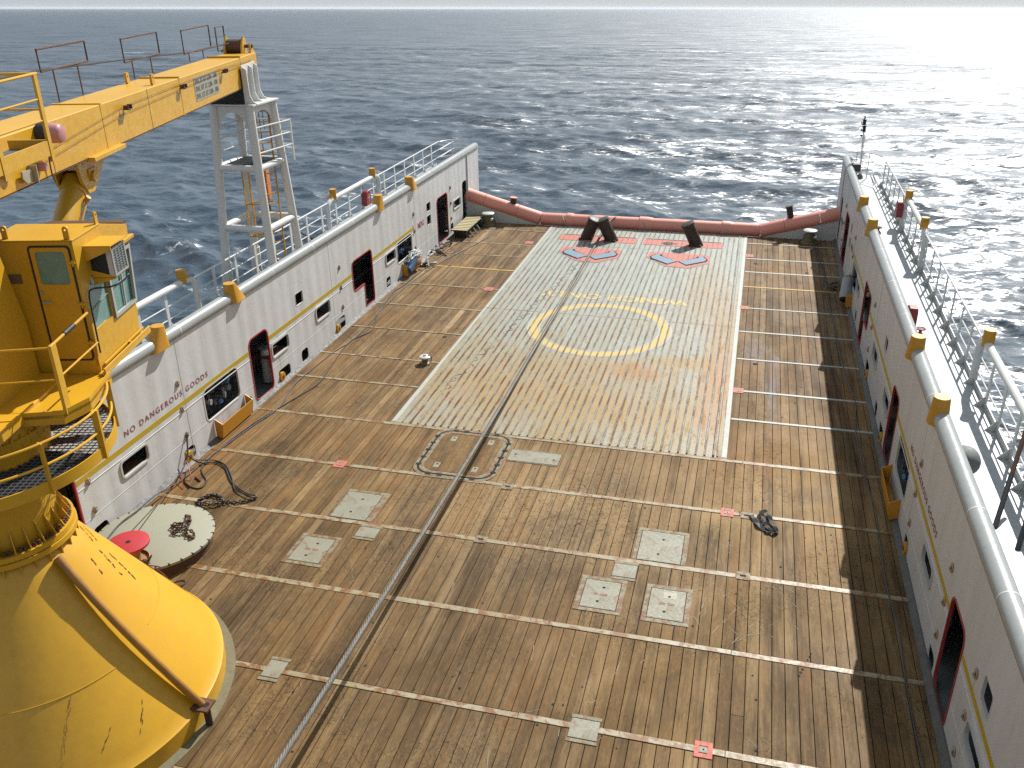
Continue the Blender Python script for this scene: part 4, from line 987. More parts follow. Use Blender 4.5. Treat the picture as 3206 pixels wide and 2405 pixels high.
cb(MB().bar((CN1 - .012, 1.37, 6.66), (CN1 - .012, 2.0, 6.76), .012, .010, (1, 0, 0)), 'window_bar', 'tube', smooth=0)
# air conditioner under a hood
cb(MB().prism([(1.48, 7.69), (2.14, 7.67), (2.14, 7.655), (1.48, 7.672)], 1.5, 1.93, 'x').prism([(1.5, 7.67), (1.93, 7.67), (1.93, 7.62), (1.5, 7.44)], 1.478, 1.492, 'y').prism([(1.5, 7.26), (1.86, 7.16), (1.86, 7.12), (1.5, 7.02)], 1.60, 1.615, 'y').prism([(1.5, 7.67), (1.9, 7.67), (1.5, 7.5)], 2.12, 2.135, 'y').box(1.5, 1.86, 1.6, 2.10, 7.13, 7.145), 'cooler_hood', 'yellow', smooth=0)
ac = cb(MB().box(1.5, 1.78, 1.62, 2.08, 7.17, 7.58), 'cooler_unit', 'black', smooth=0, bevel=.01); cb(MB().box(1.78, 1.86, 1.60, 2.085, 7.165, 7.60), 'cooler_rim', 'white2', ac, smooth=0)
af = MB().box(1.862, 1.882, 1.59, 1.63, 7.16, 7.61).box(1.862, 1.882, 2.05, 2.09, 7.16, 7.61).box(1.862, 1.882, 1.632, 2.048, 7.57, 7.61).box(1.862, 1.882, 1.632, 2.048, 7.16, 7.19)
cb(af, 'cooler_face', 'tube', ac, smooth=0)
al = MB()
for k in range(9): al.box(1.862, 1.876, 1.632, 2.048, 7.20 + k * .041, 7.212 + k * .041)
for k in range(3): al.box(1.864, 1.878, 1.72 + k * .11, 1.726 + k * .11, 7.191, 7.569)
cb(al, 'cooler_grille', 'inner', ac, smooth=0)
cb(MB().tube(spline([(1.84, 2.06, 7.2), (1.86, 1.95, 7.02), (1.72, 1.7, 6.96), (1.56, 1.42, 7.02), (1.53, 1.30, 6.95), (1.53, 1.27, 6.5), (1.53, 1.25, 6.0)], 6), .014, 6), 'cooler_hose', 'black')
cb(MB().box(1.5, 1.58, 2.55, 3.16, 7.36, 7.42), 'window_brow', 'yellow', smooth=0, bevel=.008)
for (n_, s_) in ((1.42, 1.24), (1.48, 2.12), (.45, 1.3)):
    q = MB().mesh(holed(rrect(-.045, .045, -.16, .12, .044, 6), [rrect(-.018, .018, .05, .086, .017, 4)], .03)).xf(T((n_, s_, 7.95)) @ (PB if s_ < 2 else PR))
    cb(q, 'lifting_lug', 'yellow', smooth=0)
cb(MB().box(.30, .60, CS0 - .012, CS0 - .002, 7.19, 7.34), 'name_plate', 'brownplate', smooth=0)
cb(MB().box(CN1 + .0, CN1 + .12, 1.1, 3.0, 5.66, 5.70).box(CN1 + .09, CN1 + .12, 1.1, 3.0, 5.70, 5.78).box(CN1 + .02, CN1 + .05, 1.3, 2.9, 5.76, 5.80).box(CN1, CN1 + .10, 2.2, 2.24, 5.70, 5.80), 'cab_sill', 'yellow', smooth=0, bevel=.004)
# seat and desk inside
sm = MB().box(.55, 1.05, 1.75, 2.2, 5.8, 6.3).box(.55, 1.05, 1.68, 1.80, 6.3, 7.0); cb(sm, 'operator_seat', 'black', smooth=0, bevel=.04)
cb(MB().box(1.08, 1.40, 2.0, 2.7, 5.8, 6.42).box(.3, .52, 1.9, 2.7, 5.8, 6.5), 'console', 'seat', smooth=0, bevel=.02)
cb(MB().box(CN0 + .052, CN0 + .06, 1.24, 2.8, 5.81, 7.6).box(CN0 + .07, CN1 - .07, 1.256, 2.14, 7.82, 7.84), 'cab_lining', 'seat', smooth=0)
# platform at the cab door with handrails
cb(MB().prism([(.10, -.45), (1.55, -.25), (1.75, .20), (1.66, 1.16), (.10, 1.16)], 5.60, 5.66, 'z'), 'door_platform', 'yellow', smooth=0, bevel=.006)
cb(MB().prism([(.10, -.45), (1.55, -.25), (1.75, .20), (1.66, 1.16), (1.64, 1.16), (1.73, .20), (1.54, -.23), (.10, -.43)], 5.50, 5.72, 'z'), 'platform_edge', 'yellow', smooth=0)
cb(MB().bar((1.56, -.12, 5.62), (1.56, -.12, 6.72), .05, .16, (0, 1, 0)), 'platform_post', 'yellow', bevel=.01)
cb(MB().tube([(1.56, -.12, 6.70), (1.60, .98, 6.78)], .022, 8), 'platform_rail', 'yellow')
cb(MB().cyl((1.572, .25, 6.727), (1.584, .55, 6.75), .036, n=12), 'grip', 'black')
cb(MB().tube([(1.56, -.12, 6.20), (1.60, 1.1, 6.24)], .016, 8), 'platform_rail', 'yellow')
cb(MB().tube([(-.4, -.42, 6.66), (1.54, -.12, 6.66)], .02, 8), 'platform_rail', 'yellow'); cb(MB().tube([(-.4, -.42, 6.16), (1.54, -.12, 6.16)], .015, 8), 'platform_rail', 'yellow')
cb(MB().bar((.42, -.42, 5.1), (.42, -.38, 6.9), .04, .12, (0, 1, 0)), 'platform_post', 'yellow')

# ------------------------------------------------------------------ boom
ZB, ZT, HB, TIP = 8.45, 9.29, .45, 16.0
boom = cb(MB().prism([(-.2, ZB + .05), (.6, ZB), (TIP - .1, ZB), (TIP, ZB + .15), (TIP, ZT - .05), (.6, ZT), (-.2, ZT - .1)], -HB, HB, 'x'), 'boom', 'yellow', smooth=0, bevel=.018)
for s_ in (5.35, 9.55, 14.4):
    cb(MB().box(-HB - .006, HB + .006, s_ - .035, s_ + .035, ZB - .006, ZT + .006), 'boom_band', 'yellow', boom, smooth=0)
sm = MB()
for s_ in (3.2, 7.6): sm.box(HB, HB + .003, s_ - .008, s_ + .008, ZB + .02, ZT - .02)
sm.box(-HB - .002, HB + .002, .6, TIP - .2, ZB - .012, ZB - .002)
cb(sm, 'boom_seams', 'rusty', boom, smooth=0)
for s_, n_ in ((8.58, -.33), (8.29, .33)):
    cb(MB().mesh(holed(rrect(-.07, .07, -.06, .18, .065, 6), [rrect(-.024, .024, .07, .118, .023, 4)], .05)).xf(T((n_, s_, ZT + .03)) @ PR), 'boom_lug', 'yellow', boom, smooth=0)
sg = cb(MB().box(HB + .002, HB + .008, 10.46, 12.25, 8.61, 9.15), 'load_sign', 'sign', boom, smooth=0)
mb = MB()
for i, tx in enumerate(('SWL 5T AT 3.7M - 15M', 'SWL 10T AT 3.0M - 10M', 'SWL 15T AT 3.0M - 10M')):
    tm = MB().mesh(text(tx, .165, .002, off=.004)); xs = [v.co.x for v in tm.bm.verts]; tm.xf(T((11.35, 9.05 - i * .17, 0)) @ Matrix.Diagonal((1.66 / (max(xs) - min(xs)), 1, 1, 1))); me = bpy.data.meshes.new('t'); tm.bm.to_mesh(me); mb.mesh(me)
cb(mb.xf(T((HB + .010, 0, 0)) @ PR), 'lettering', 'letters', sg, smooth=0)
# hand lines and brackets along the boom side
cb(MB().tube([(HB + .02, 2.8, 8.83), (HB + .02, 6.3, 9.10), (HB + .02, 9.5, 9.13), (HB + .02, 12.65, 9.14), (HB + .02, 15.4, 9.10)], .004, 5).tube([(HB + .02, 2.8, 8.70), (HB + .02, 6.3, 8.97), (HB + .02, 9.5, 9.02), (HB + .02, 12.65, 9.06), (HB + .02, 15.4, 9.02)], .004, 5), 'hand_lines', 'rusty', boom)
for s_ in (6.3, 9.5, 12.65):
    cb(MB().box(HB, HB + .14, s_ - .02, s_ + .02, 9.03, 9.05).box(HB + .05, HB + .15, s_ - .10, s_ + .10, 9.045, 9.055).box(HB + .05, HB + .15, s_ - .10, s_ - .08, 9.05, 9.13).box(HB + .05, HB + .15, s_ + .08, s_ + .10, 9.05, 9.13), 'line_bracket', 'rusty', boom, smooth=0)
# upright rope guides along the far edge
nA = -HB + .03
for (s0, s1, zl, zt, p0, p1) in [(5.14, 7.08, 9.88, 10.26, 5.6, 6.6), (8.82, 10.91, 9.68, 10.16, 9.22, 10.3), (12.56, 14.74, 9.52, 10.08, 12.9, 14.0), (16.3, 17.0, 9.35, 9.98, 15.6, 15.7)]:
    s1 = min(s1, 16.05 if s0 > 15 else s1); s0 = min(s0, 15.3)
    lp = [tuple(p) for p in ((nA, s0, zl), (nA, s1, zl), (nA, s1, zt), (nA, s0, zt))]
    q = MB().tube(lp, .019, 6, True)
    for p in (p0, p1): q.bar((nA, p, ZT), (nA, p, zl), .022, .022)
    cb(q, 'rope_guide', 'rusty', boom)
cb(MB().tube([(nA, -1.5, 9.95), (nA, 5.1, 9.91), (nA, 9.6, 9.70), (nA, 13.5, 9.50), (nA + .2, 15.9, 9.52)], .016, 6), 'hoist_wire', 'black', boom)
# boom head with sheaves
cb(MB().prism([(15.6, 9.0), (16.15, 8.5), (16.25, 9.0), (16.15, 9.62), (15.95, 9.70), (15.75, 9.45)], -.40, -.34, 'x').prism([(15.6, 9.0), (16.15, 8.3), (16.25, 9.0), (16.15, 9.62), (15.95, 9.70), (15.75, 9.45)], .10, .16, 'x').prism([(15.6, 8.4), (16.3, 7.95), (16.32, 9.2), (15.9, 9.5)], .30, .36, 'x'), 'head_plates', 'yellow', boom, smooth=0, bevel=.01)
cb(MB().cyl((-.33, 15.98, 9.42), (.09, 15.98, 9.42), .20, n=24).cyl((.17, 16.1, 8.8), (.29, 16.1, 8.8), .18, n=24).cyl((-.42, 15.98, 9.42), (.4, 15.98, 9.42), .05, n=12), 'sheaves', 'rusty', boom)
cb(MB().tube([(.22, 16.28, 8.8), (.22, 16.30, 5.9)], .014, 6).tube([(.05, 16.22, 9.3), (.10, 16.30, 5.9)], .014, 6).tube([(.3, 16.25, 9.2), (.33, 16.36, 7.0)], .012, 6), 'falls', 'black', boom)
# hook block
cb(MB().prism([(16.12, 5.85), (16.22, 6.0), (16.38, 6.0), (16.48, 5.85), (16.50, 5.1), (16.40, 4.85), (16.2, 4.85), (16.10, 5.1)], .04, .26, 'x').box(.10, .2, 16.22, 16.38, 5.98, 6.4), 'hook_block', 'blockorange', bevel=.02)
cb(MB().tube([(.15, 16.3, 4.88), (.15, 16.3, 4.70), (.15, 16.38, 4.60), (.15, 16.38, 4.46), (.15, 16.28, 4.38), (.15, 16.18, 4.44), (.15, 16.17, 4.55)], [.05, .045, .05, .06, .055, .04, .02], 10), 'hook', 'rusty')
# luffing cylinder and its bracket
cyl = cb(MB().cyl((0, 4.55, 7.85), (0, 2.0, 5.75), .215, n=32), 'luffing_cylinder', 'yellow', smooth=40)
cb(MB().cyl((0, 4.72, 7.99), (0, 4.50, 7.81), .235, n=32), 'cylinder_head', 'yellow', cyl)
cb(MB().tube([(.27, 4.45, 7.72), (.27, 2.4, 6.03)], .022, 8).cyl((.23, 4.44, 7.68), (.31, 4.44, 7.76), .05, n=10), 'oil_pipe', 'yellow2', cyl)
for n_ in (-.26, .20): cb(MB().prism([(4.35, ZB), (5.75, ZB), (5.45, 8.22), (4.85, 7.78), (4.62, 7.78), (4.45, 8.0)], n_, n_ + .06, 'x'), 'cylinder_bracket', 'yellow', boom, smooth=0, bevel=.008)
cb(MB().cyl((-.32, 4.86, 8.06), (.33, 4.86, 8.06), .10, n=20).box(.262, .285, 4.7, 5.0, 8.10, 8.2), 'pivot_pin', 'yellow', boom)
cb(MB().prism([(4.45, ZB - .06), (5.85, ZB - .06), (5.85, ZB + .02), (4.45, ZB + .02)], HB - .1, HB + .12, 'x'), 'bracket_flange', 'yellow', boom, smooth=0, bevel=.008)
# floodlight, dial, small lamp, boss on the near side
cb(MB().tube([(.47, 2.95, 9.16), (.60, 2.95, 9.16), (.63, 2.95, 9.16)], [.17, .175, .165], 28), 'lamp_body', 'black', smooth=40)
cb(MB().tube([(.63, 2.95, 9.16), (.78, 2.96, 9.15), (.83, 2.96, 9.15), (.85, 2.96, 9.15)], [.165, .155, .13, .07], 28), 'lamp_cover', 'lamp', smooth=40)
cb(MB().tube(spline([(.6, 2.98, 9.0), (.52, 2.98, 8.8), (.5, 2.98, 8.5), (.52, 3.0, 8.36)], 5), .013, 6), 'lamp_cable', 'rusty')
cb(MB().prism([(2.14, 8.52), (2.30, 8.52), (2.36, 8.70), (2.05, 8.72), (2.03, 8.62)], .50, .53, 'x').prism([(2.34, 8.5), (2.36, 8.5), (2.38, 8.76), (2.36, 8.76)], .46, .60, 'x'), 'angle_dial', 'sign', smooth=0)
cb(MB().tube([(.46, 2.72, 8.66), (.54, 2.72, 8.66), (.58, 2.72, 8.66)], [.07, .07, .05], 18), 'small_lamp', 'lamp')
cb(MB().cyl((HB, 1.72, 8.78), (HB + .07, 1.72, 8.78), .11, n=22), 'pivot_boss', 'yellow', boom)
# service platform hung on the boom near the house
pf = cb(MB().box(.62, 1.22, -.6, 1.72, 9.10, 9.13), 'boom_platform', 'grate', smooth=0)
cb(MB().box(1.22, 1.25, -.6, 1.74, 9.04, 9.26).box(.60, 1.22, 1.72, 1.75, 9.04, 9.26), 'platform_edge', 'yellow', pf, smooth=0)
cb(MB().prism([(-.5, 9.09), (1.70, 9.09), (1.68, 9.0), (.8, 8.80), (-.5, 8.74)], .47, .74, 'x'), 'platform_support', 'yellow', pf, smooth=0)
for z in (9.55, 9.85, 10.2): cb(MB().tube([(1.24, -.6, z), (1.24, 1.72 + (.05 if z > 10 else 0), z)], .022 if z > 10 else .016, 8), 'platform_rail', 'yellow', pf)
cb(MB().tube([(1.24, 1.72, 10.2), (.62, 1.72, 10.2)], .022, 8), 'platform_rail', 'yellow', pf); cb(MB().tube([(1.24, 1.72, 9.7), (.62, 1.72, 9.7)], .016, 8), 'platform_rail', 'yellow', pf)
for s_ in (.35, 1.70): cb(MB().bar((1.24, s_, 8.95), (1.24, s_, 10.2), .04, .09, (0, 1, 0)), 'platform_post', 'yellow', pf)

# ================================================================== BOOM REST TOWER
tw = empty('boom_rest_tower', (-14.35, 24.08, 2.6), 'white four-legged tower with yellow ladder carrying the crane boom', 'tower')
B4 = [(-15.18, 23.2), (-13.53, 23.2), (-13.53, 24.98), (-15.18, 24.98)]; T4 = [(-14.92, 23.47), (-13.80, 23.47), (-13.80, 24.76), (-14.92, 24.76)]
def leg(i, z): t = (z - 2.6) / 5.4; return Vector((B4[i][0] + (T4[i][0] - B4[i][0]) * t, B4[i][1] + (T4[i][1] - B4[i][1]) * t, z))
for i in range(4):
    l_ = MB().cyl(leg(i, 2.6), leg(i, 7.98), .125, n=20).build('leg', 'tower', tw, smooth=50)
    MB().cyl(leg(i, 2.6), leg(i, 3.42), .165, n=8).build('leg_shoe', 'tower', l_, smooth=0)
for z in (4.5, 6.25):
    for i in range(4): MB().cyl(leg(i, z), leg((i + 1) % 4, z), .10, n=16).build('cross_tube', 'tower', tw, smooth=50)
for i in range(4):   # arched head plates
    a, b = leg(i, 7.96), leg((i + 1) % 4, 7.96); d = b - a; L = d.length; d.normalize()
    pr = [(0, 0), (L, 0), (L, -.62)] + [(L - .12 - (L - .24) * t, -.62 + .46 * math.sin(math.pi * t) ** .45) for t in np.linspace(0, 1, 14)] + [(0, -.62)]
    q = MB().prism(pr, -.02, .02, 'z'); q.xf(Matrix(((d.x, 0, d.y, a.x), (d.y, 0, -d.x, a.y), (0, 1, 0, a.z), (0, 0, 0, 1)))); q.build('head_plate', 'tower', tw, smooth=0)
MB().box(-15.02, -13.62, 23.38, 24.88, 7.98, 8.03).build('top_plate', 'tower', tw, bevel=.008)
for n_ in (.50, -.53): MB().box(n_, n_ + .03, 14.15, 15.45, 8.03, 9.06).xf(T(BO) @ MC).build('saddle_plate', 'tower', tw, smooth=0)
for k, s_ in enumerate((14.20, 14.78, 15.32)):
    MB().prism([(.53, 8.03), (.83, 8.03), (.72, 8.10), (.64, 8.28), (.63, 8.95), (.53, 9.02)], s_, s_ + .035, 'y').xf(T(BO) @ MC).build('saddle_rib', 'tower', tw, smooth=0)
MB().box(-.49, .49, 14.3, 15.4, 8.03, 8.44).xf(T(BO) @ MC).build('rest_pad', 'black', tw, smooth=0)
gp = MB()
for k in range(22): y = 23.42 + k * .063; gp.box(-14.95, -13.72, y, y + .012, 6.27, 6.31)
for k in range(5): x = -14.9 + k * .28; gp.box(x, x + .02, 23.42, 24.82, 6.255, 6.30)
gp.build('platform_grating', 'grate', tw, smooth=0)
for z in (6.68, 7.03, 7.38):
    MB().tube([leg(0, z), leg(3, z) + Vector((0, .28, 0)), leg(2, 7.0) + Vector((.3, .28, z - 7.0))], .024, 8).build('tower_rail', 'tower', tw)
    MB().tube([leg(1, z) + Vector((.05, 0, 0)), leg(2, 7.0) + Vector((.3, .28, z - 7.0))], .024, 8).build('tower_rail', 'tower', tw)
MB().bar(leg(2, 7.0) + Vector((.3, .28, -.8)), leg(2, 7.0) + Vector((.3, .28, .42)), .04, .04).build('tower_rail', 'tower', tw)
# caged ladder
ld = MB()
lx, ly = -14.0, 24.45
for dx in (-.18, .18): ld.bar((lx + dx * .6, ly + dx, 2.65), (lx + dx * .6, ly + dx, 7.9), .05, .03)
for k in range(17): z = 2.9 + k * .3; ld.cyl((lx - .108, ly - .18, z), (lx + .108, ly + .18, z), .014, n=6)
ld.build('ladder', 'yellow2', tw, smooth=0)
cg = MB()
hoop = lambda z: [(lx - .1 - .66 * math.sin(math.pi * t) ** .7 - .0, ly - .24 - .25 * math.sin(math.pi * t) + .48 * t, z) for t in np.linspace(0, 1, 12)]
for z in (4.0, 5.0, 6.05): cg.tube(hoop(z), .024, 6)
for t in (.25, .5, .75):
    p0 = hoop(4.0)[int(t * 11)]; cg.bar(p0, (p0[0], p0[1], 6.05), .05, .02)
cg.build('ladder_cage', 'yellow2', tw, smooth=0)
# pendant from the crane hook to the deck edge
e = empty('hook_pendant', (-14.9, 27.0, 2.6), 'thin black wire running from the crane hook down to the left rail', 'wire')
hk = BO + BN * .15 + BD * 16.3
MB().tube([(hk.x, hk.y, 4.45), (-14.95, 28.5, 2.64)], .022, 6).build('wire', 'black', e)
MB().cyl((-14.95, 28.5, 2.6), (-14.95, 28.5, 2.72), .06, n=10).build('end_fitting', 'rusty', e)

# ================================================================== LOOSE GEAR
# towing wire: six strands laid round a common path
e = empty('towing_wire', (-6.0, 20, 0), 'thick twisted steel towing wire running the length of the deck to the crossed pins', 'wire')
path = spline([(-5.45, -2, 1.9), (-5.72, 6, 1.35), (-5.80, 11, 1.10), (-5.90, 16, .86), (-6.05, 21, .56), (-6.22, 25, .30), (-6.33, 28.5, .11), (-6.37, 32, .075), (-6.42, 36, .075), (-6.42, 38.8, .10), (-6.40, 40.0, .22), (-6.25, 41.3, .43), (-6.05, 41.86, .48), (-5.95, 42.2, .30), (-5.9, 42.4, -.3)], 14)
dense = []; acc = 0; prev = None
for a, b in zip(path, path[1:]):
    L = (b - a).length; k = max(1, int(L / .045))
    for j in range(k): dense.append(a + (b - a) * j / k)
wire = MB(); lay = .55
dist = [0]
for a, b in zip(dense, dense[1:]): dist.append(dist[-1] + (b - a).length)
for s_ in range(6):
    pts = []
    for i, p in enumerate(dense):
        t = (dense[min(i + 1, len(dense) - 1)] - dense[max(i - 1, 0)]).normalized(); u = t.cross(Vector((0, 0, 1))).normalized(); v = u.cross(t)
        a = 2 * math.pi * (dist[i] / lay + s_ / 6); pts.append(p + (u * math.cos(a) + v * math.sin(a)) * .031)
    wire.tube(pts, .0195, 6)
wire.tube(dense[::4], .03, 6)
wire.build('wire_strands', 'steelrope', e, smooth=60)

def line(name, label, cat, pts, r, mat, grp=None, k=8, n=6):
    e = empty(name, pts[0], label, cat, grp); MB().tube(spline(pts, k), r, n).build('line', mat, e); return e
Z_ = .022
line('deck_cable', 'long black cable from the left capstan curving along the left wall to the crane cone', 'cable',
     [(-11.85, 41.2, .3), (-11.7, 40.9, Z_), (-11.5, 39.4, Z_), (-11.7, 38.0, Z_), (-11.95, 36.9, Z_), (-12.35, 35.2, Z_), (-12.6, 33.5, Z_), (-12.75, 31.4, Z_), (-12.72, 29.0, Z_), (-12.66, 28.2, Z_), (-12.55, 26.6, Z_), (-12.6, 25.64, Z_), (-12.74, 24.8, Z_), (-12.84, 22.4, Z_), (-12.55, 20.8, Z_), (-12.7, 19.6, Z_), (-12.92, 17.8, Z_), (-12.95, 16.4, .06), (-12.98, 15.6, .2), (-12.85, 14.7, .34), (-12.9, 14.0, .33), (-12.6, 12.9, .36), (-12.2, 12.3, .5)], .018, 'black', 'black cables on the left side of the deck')
line('deck_cable', 'second black cable starting under the striped step and lying beside the first', 'cable',
     [(-12.4, 38.9, Z_), (-12.62, 37.5, Z_), (-12.72, 35.6, Z_), (-12.78, 34.0, Z_), (-12.9, 31.6, Z_), (-12.98, 30.8, Z_), (-12.7, 28.7, Z_), (-12.34, 27.4, Z_), (-12.25, 26.8, Z_), (-12.56, 26.0, Z_), (-12.5, 25.0, .03), (-12.3, 23.6, Z_), (-12.15, 22.5, Z_), (-12.4, 21.3, Z_), (-12.8, 19.4, Z_), (-12.88, 17.4, Z_), (-12.36, 16.65, Z_), (-12.34, 16.3, Z_), (-12.75, 16.4, Z_), (-13.0, 16.75, .12)], .018, 'black', 'black cables on the left side of the deck')
line('deck_cable', 'looped black wire pair between the wall sling and the chain by the white disc', 'cable',
     [(-13.1, 17.1, .4), (-12.95, 17.3, .10), (-12.67, 17.5, .03), (-12.27, 17.35, .03), (-11.95, 17.0, .03), (-11.72, 16.75, .03), (-11.35, 16.5, .03), (-11.0, 16.32, .03), (-10.8, 16.28, .05), (-10.78, 16.18, .05), (-11.1, 16.28, .06), (-11.45, 16.45, .03), (-11.75, 16.85, .03), (-12.0, 17.15, .03), (-12.3, 17.45, .03), (-12.7, 17.6, .03), (-13.0, 17.25, .2)], .017, 'black', 'black cables on the left side of the deck')
line('deck_cable', 'thin dark cable lying in the shade along the right wall', 'cable',
     [(2.72, 40.6, .2), (2.95, 40.1, .02), (3.1, 37.5, .02), (3.18, 35.6, .02), (3.12, 33.6, .02), (3.2, 31.6, .02), (3.24, 29, .02), (3.3, 27, .02), (3.36, 25.9, .02), (3.46, 24.9, .02), (3.34, 23.2, .02), (3.33, 22.2, .02), (3.37, 20.6, .02), (3.46, 19, .02), (3.43, 17.4, .02), (3.42, 16, .02), (3.49, 14.8, .02), (3.45, 13.4, .02), (3.46, 12.3, .02), (3.50, 11.2, .02), (3.46, 9.5, .02), (3.5, 7, .02)], .015, 'hose')

# pale disc and drum
e = empty('round_cover', (-11.93, 13.95, 0), 'large pale round disc with notched edge lying by the left wall', 'disc')
MB().lathe([(1e-3, .30), (1.27, .30), (1.28, .295), (1.28, .24), (1.20, .24), (1.20, .0)], (-11.93, 13.95, 0), 90).build('disc', 'disc', e, smooth=30)
q = MB()
for k in range(30):
    a = 2 * math.pi * k / 30 + .1; c = Vector((-11.93 + 1.262 * math.cos(a), 13.95 + 1.262 * math.sin(a), .285)); q.obox(c, (.03 * math.cos(a), .03 * math.sin(a), 0), (-.018 * math.sin(a), .018 * math.cos(a), 0), (0, 0, .0165))
q.build('edge_notches', 'gap', e, smooth=0)
MB().lathe([(1.21, .01), (1.215, .24)], (-11.93, 13.95, 0), 90).build('skirt', 'rusty', e)
e = empty('cable_drum', (-11.72, 13.0, .3), 'red-topped cable drum standing on the edge of the pale disc', 'drum')
C_ = (-11.72, 12.92, 0)
MB().lathe([(1e-3, .86), (.41, .86), (.42, .855), (.42, .80), (1e-3, .80)], C_, 48).build('top_flange', 'redtop', e, smooth=30)
MB().lathe([(.20, .80), (.19, .44)], C_, 30).build('barrel', 'drum', e); MB().lathe([(.34, .44), (.36, .43), (.36, .38), (1e-3, .38)], C_, 36).build('bottom_flange', 'drum', e, smooth=30)
MB().lathe([(1e-3, .866), (.05, .866), (.055, .86)], C_, 12).build('spindle_hole', 'gap', e)
MB().lathe([(.34, .30), (.34, .38)], C_, 12).build('foot', 'drum', e)
rng = random.Random(9); p = [(-11.40 + rng.gauss(0, .10), 12.92 + rng.gauss(0, .12), rng.uniform(.31, .55)) for k in range(26)] + [(-11.2, 12.85, .33), (-11.0, 12.8, .33), (-10.8, 12.75, .2), (-10.72, 12.72, .02), (-10.6, 12.8, .02), (-10.55, 12.95, .02), (-10.68, 13.0, .02), (-10.85, 12.8, .02)]
e = empty('rope_tangle', (-11.4, 12.9, .3), 'tangle of thin brown rope at the foot of the red-topped drum', 'rope')
MB().tube(spline(p, 6), .012, 6).build('rope', 'rusty', e)
def chain(label, pts, link, r, mat, seed=1, twist=True):
    e = empty('chain', pts[0], label, 'chain', 'lengths of chain by the pale disc'); P = spline(pts, 30); q = MB(); d = 0; step = link * .62; nxt = 0; k = 0
    for a, b in zip(P, P[1:]):
        d += (b - a).length
        if d >= nxt:
            t = (b - a).normalized(); u = t.cross(Vector((0, 0, 1))).normalized(); v = u.cross(t)
            ang = (math.pi / 4 if k % 2 else -math.pi / 4); w = u * math.cos(ang) + v * math.sin(ang)
            q.tube([a + t * (link / 2 - r) * (math.cos(x) + (.35 if math.cos(x) > 0 else -.35)) * .74 + w * link * .30 * math.sin(x) for x in [2 * math.pi * j / 12 for j in range(12)]], r, 6, True)
            nxt = d + step; k += 1
    q.build('links', mat, e); return e
z = .05
chain('dark looped chain lying beyond the pale disc, joined to the black wires', [(-10.75, 16.2, z), (-10.95, 15.98, z), (-11.2, 15.88, z), (-11.45, 15.88, z), (-11.65, 16.05, z), (-11.9, 16.02, z), (-12.0, 15.8, z), (-11.9, 15.62, z), (-11.6, 15.66, z + .02), (-11.4, 15.82, z + .05), (-11.62, 15.98, z + .06), (-11.85, 15.9, z + .06), (-12.05, 15.6, z)], .11, .017, 'chain')
z = .345
chain('rusty chain heaped on top of the pale disc', [(-11.62, 14.72, z), (-11.45, 14.62, z), (-11.38, 14.42, z), (-11.30, 14.22, z), (-11.15, 14.05, z), (-11.0, 14.02, z), (-11.08, 14.15, z + .03), (-11.28, 14.18, z + .05), (-11.5, 14.05, z), (-11.58, 14.2, z), (-11.45, 14.32, z + .04), (-11.62, 14.42, z), (-11.72, 14.34, z), (-11.6, 14.26, z + .05), (-11.42, 14.5, z + .06), (-11.52, 14.72, z + .04)], .10, .016, 'rusty')
# sling hanging from the wall eye
e = empty('hanging_sling', (XL, 17.4, .8), 'dark chain sling with red hooks hanging from a lashing eye on the left wall', 'sling')
MB().tube([(XL + .04, 17.40, .82), (XL + .12, 17.2, .42), (XL + .16, 17.05, .30)], .02, 6).build('pendant', 'chain', e)
MB().tube([(XL + .16, 17.05, .30), (-12.9, 16.8, .22), (-12.75, 16.62, .04)], .013, 6).tube([(XL + .16, 17.05, .30), (-12.98, 16.55, .16), (-12.7, 16.2, .03)], .011, 6).build('hook_leg', 'red', e)
MB().tube([(-13.08, 17.05, .30), (-13.0, 16.6, .22), (-12.6, 15.2, .33), (-11.9, 13.2, .84)], .014, 6).build('chain_leg', 'chain', e)
MB().tube([(-12.9, 16.5, .02), (-12.6, 16.3, .05), (-12.75, 16.75, .03), (-12.5, 16.6, .02)], .024, 6).build('hook', 'rusty', e)
# black webbing strap
e = empty('webbing_strap', (1.0, 17.9, 0), 'folded black webbing strap lying on the planks near the pink socket', 'strap')
def ribbon(pts, w):
    q = MB(); P = spline(pts, 6); vs = []
    for i, p in enumerate(P):
        t = (P[min(i + 1, len(P) - 1)] - P[max(i - 1, 0)]).normalized(); s_ = t.cross(Vector((0, 0, 1))).normalized(); tilt = Vector((0, 0, .025 * math.sin(i * .7)))
        vs.append([q.bm.verts.new(p + s_ * w / 2 * k + tilt * k + Vector((0, 0, dz))) for k, dz in ((-1, 0), (1, 0), (1, .012), (-1, .012))])
    for a, b in zip(vs, vs[1:]):
        for k in range(4): q.bm.faces.new([a[k], a[(k + 1) % 4], b[(k + 1) % 4], b[k]])
    return q
ribbon([(.72, 18.18, .03), (.80, 17.98, .03), (.9, 17.75, .04), (1.05, 17.62, .03), (1.12, 17.52, .03)], .11).build('strap', 'black', e, smooth=0)
ribbon([(.92, 17.72, .05), (1.0, 17.95, .07), (.93, 18.2, .09), (.92, 18.33, .07), (1.0, 18.36, .06), (1.08, 18.22, .08), (1.15, 17.98, .07), (1.24, 17.72, .05), (1.27, 17.6, .04), (1.18, 17.55, .05), (1.1, 17.7, .07), (1.0, 17.85, .09)], .085).build('strap', 'black', e, smooth=0)

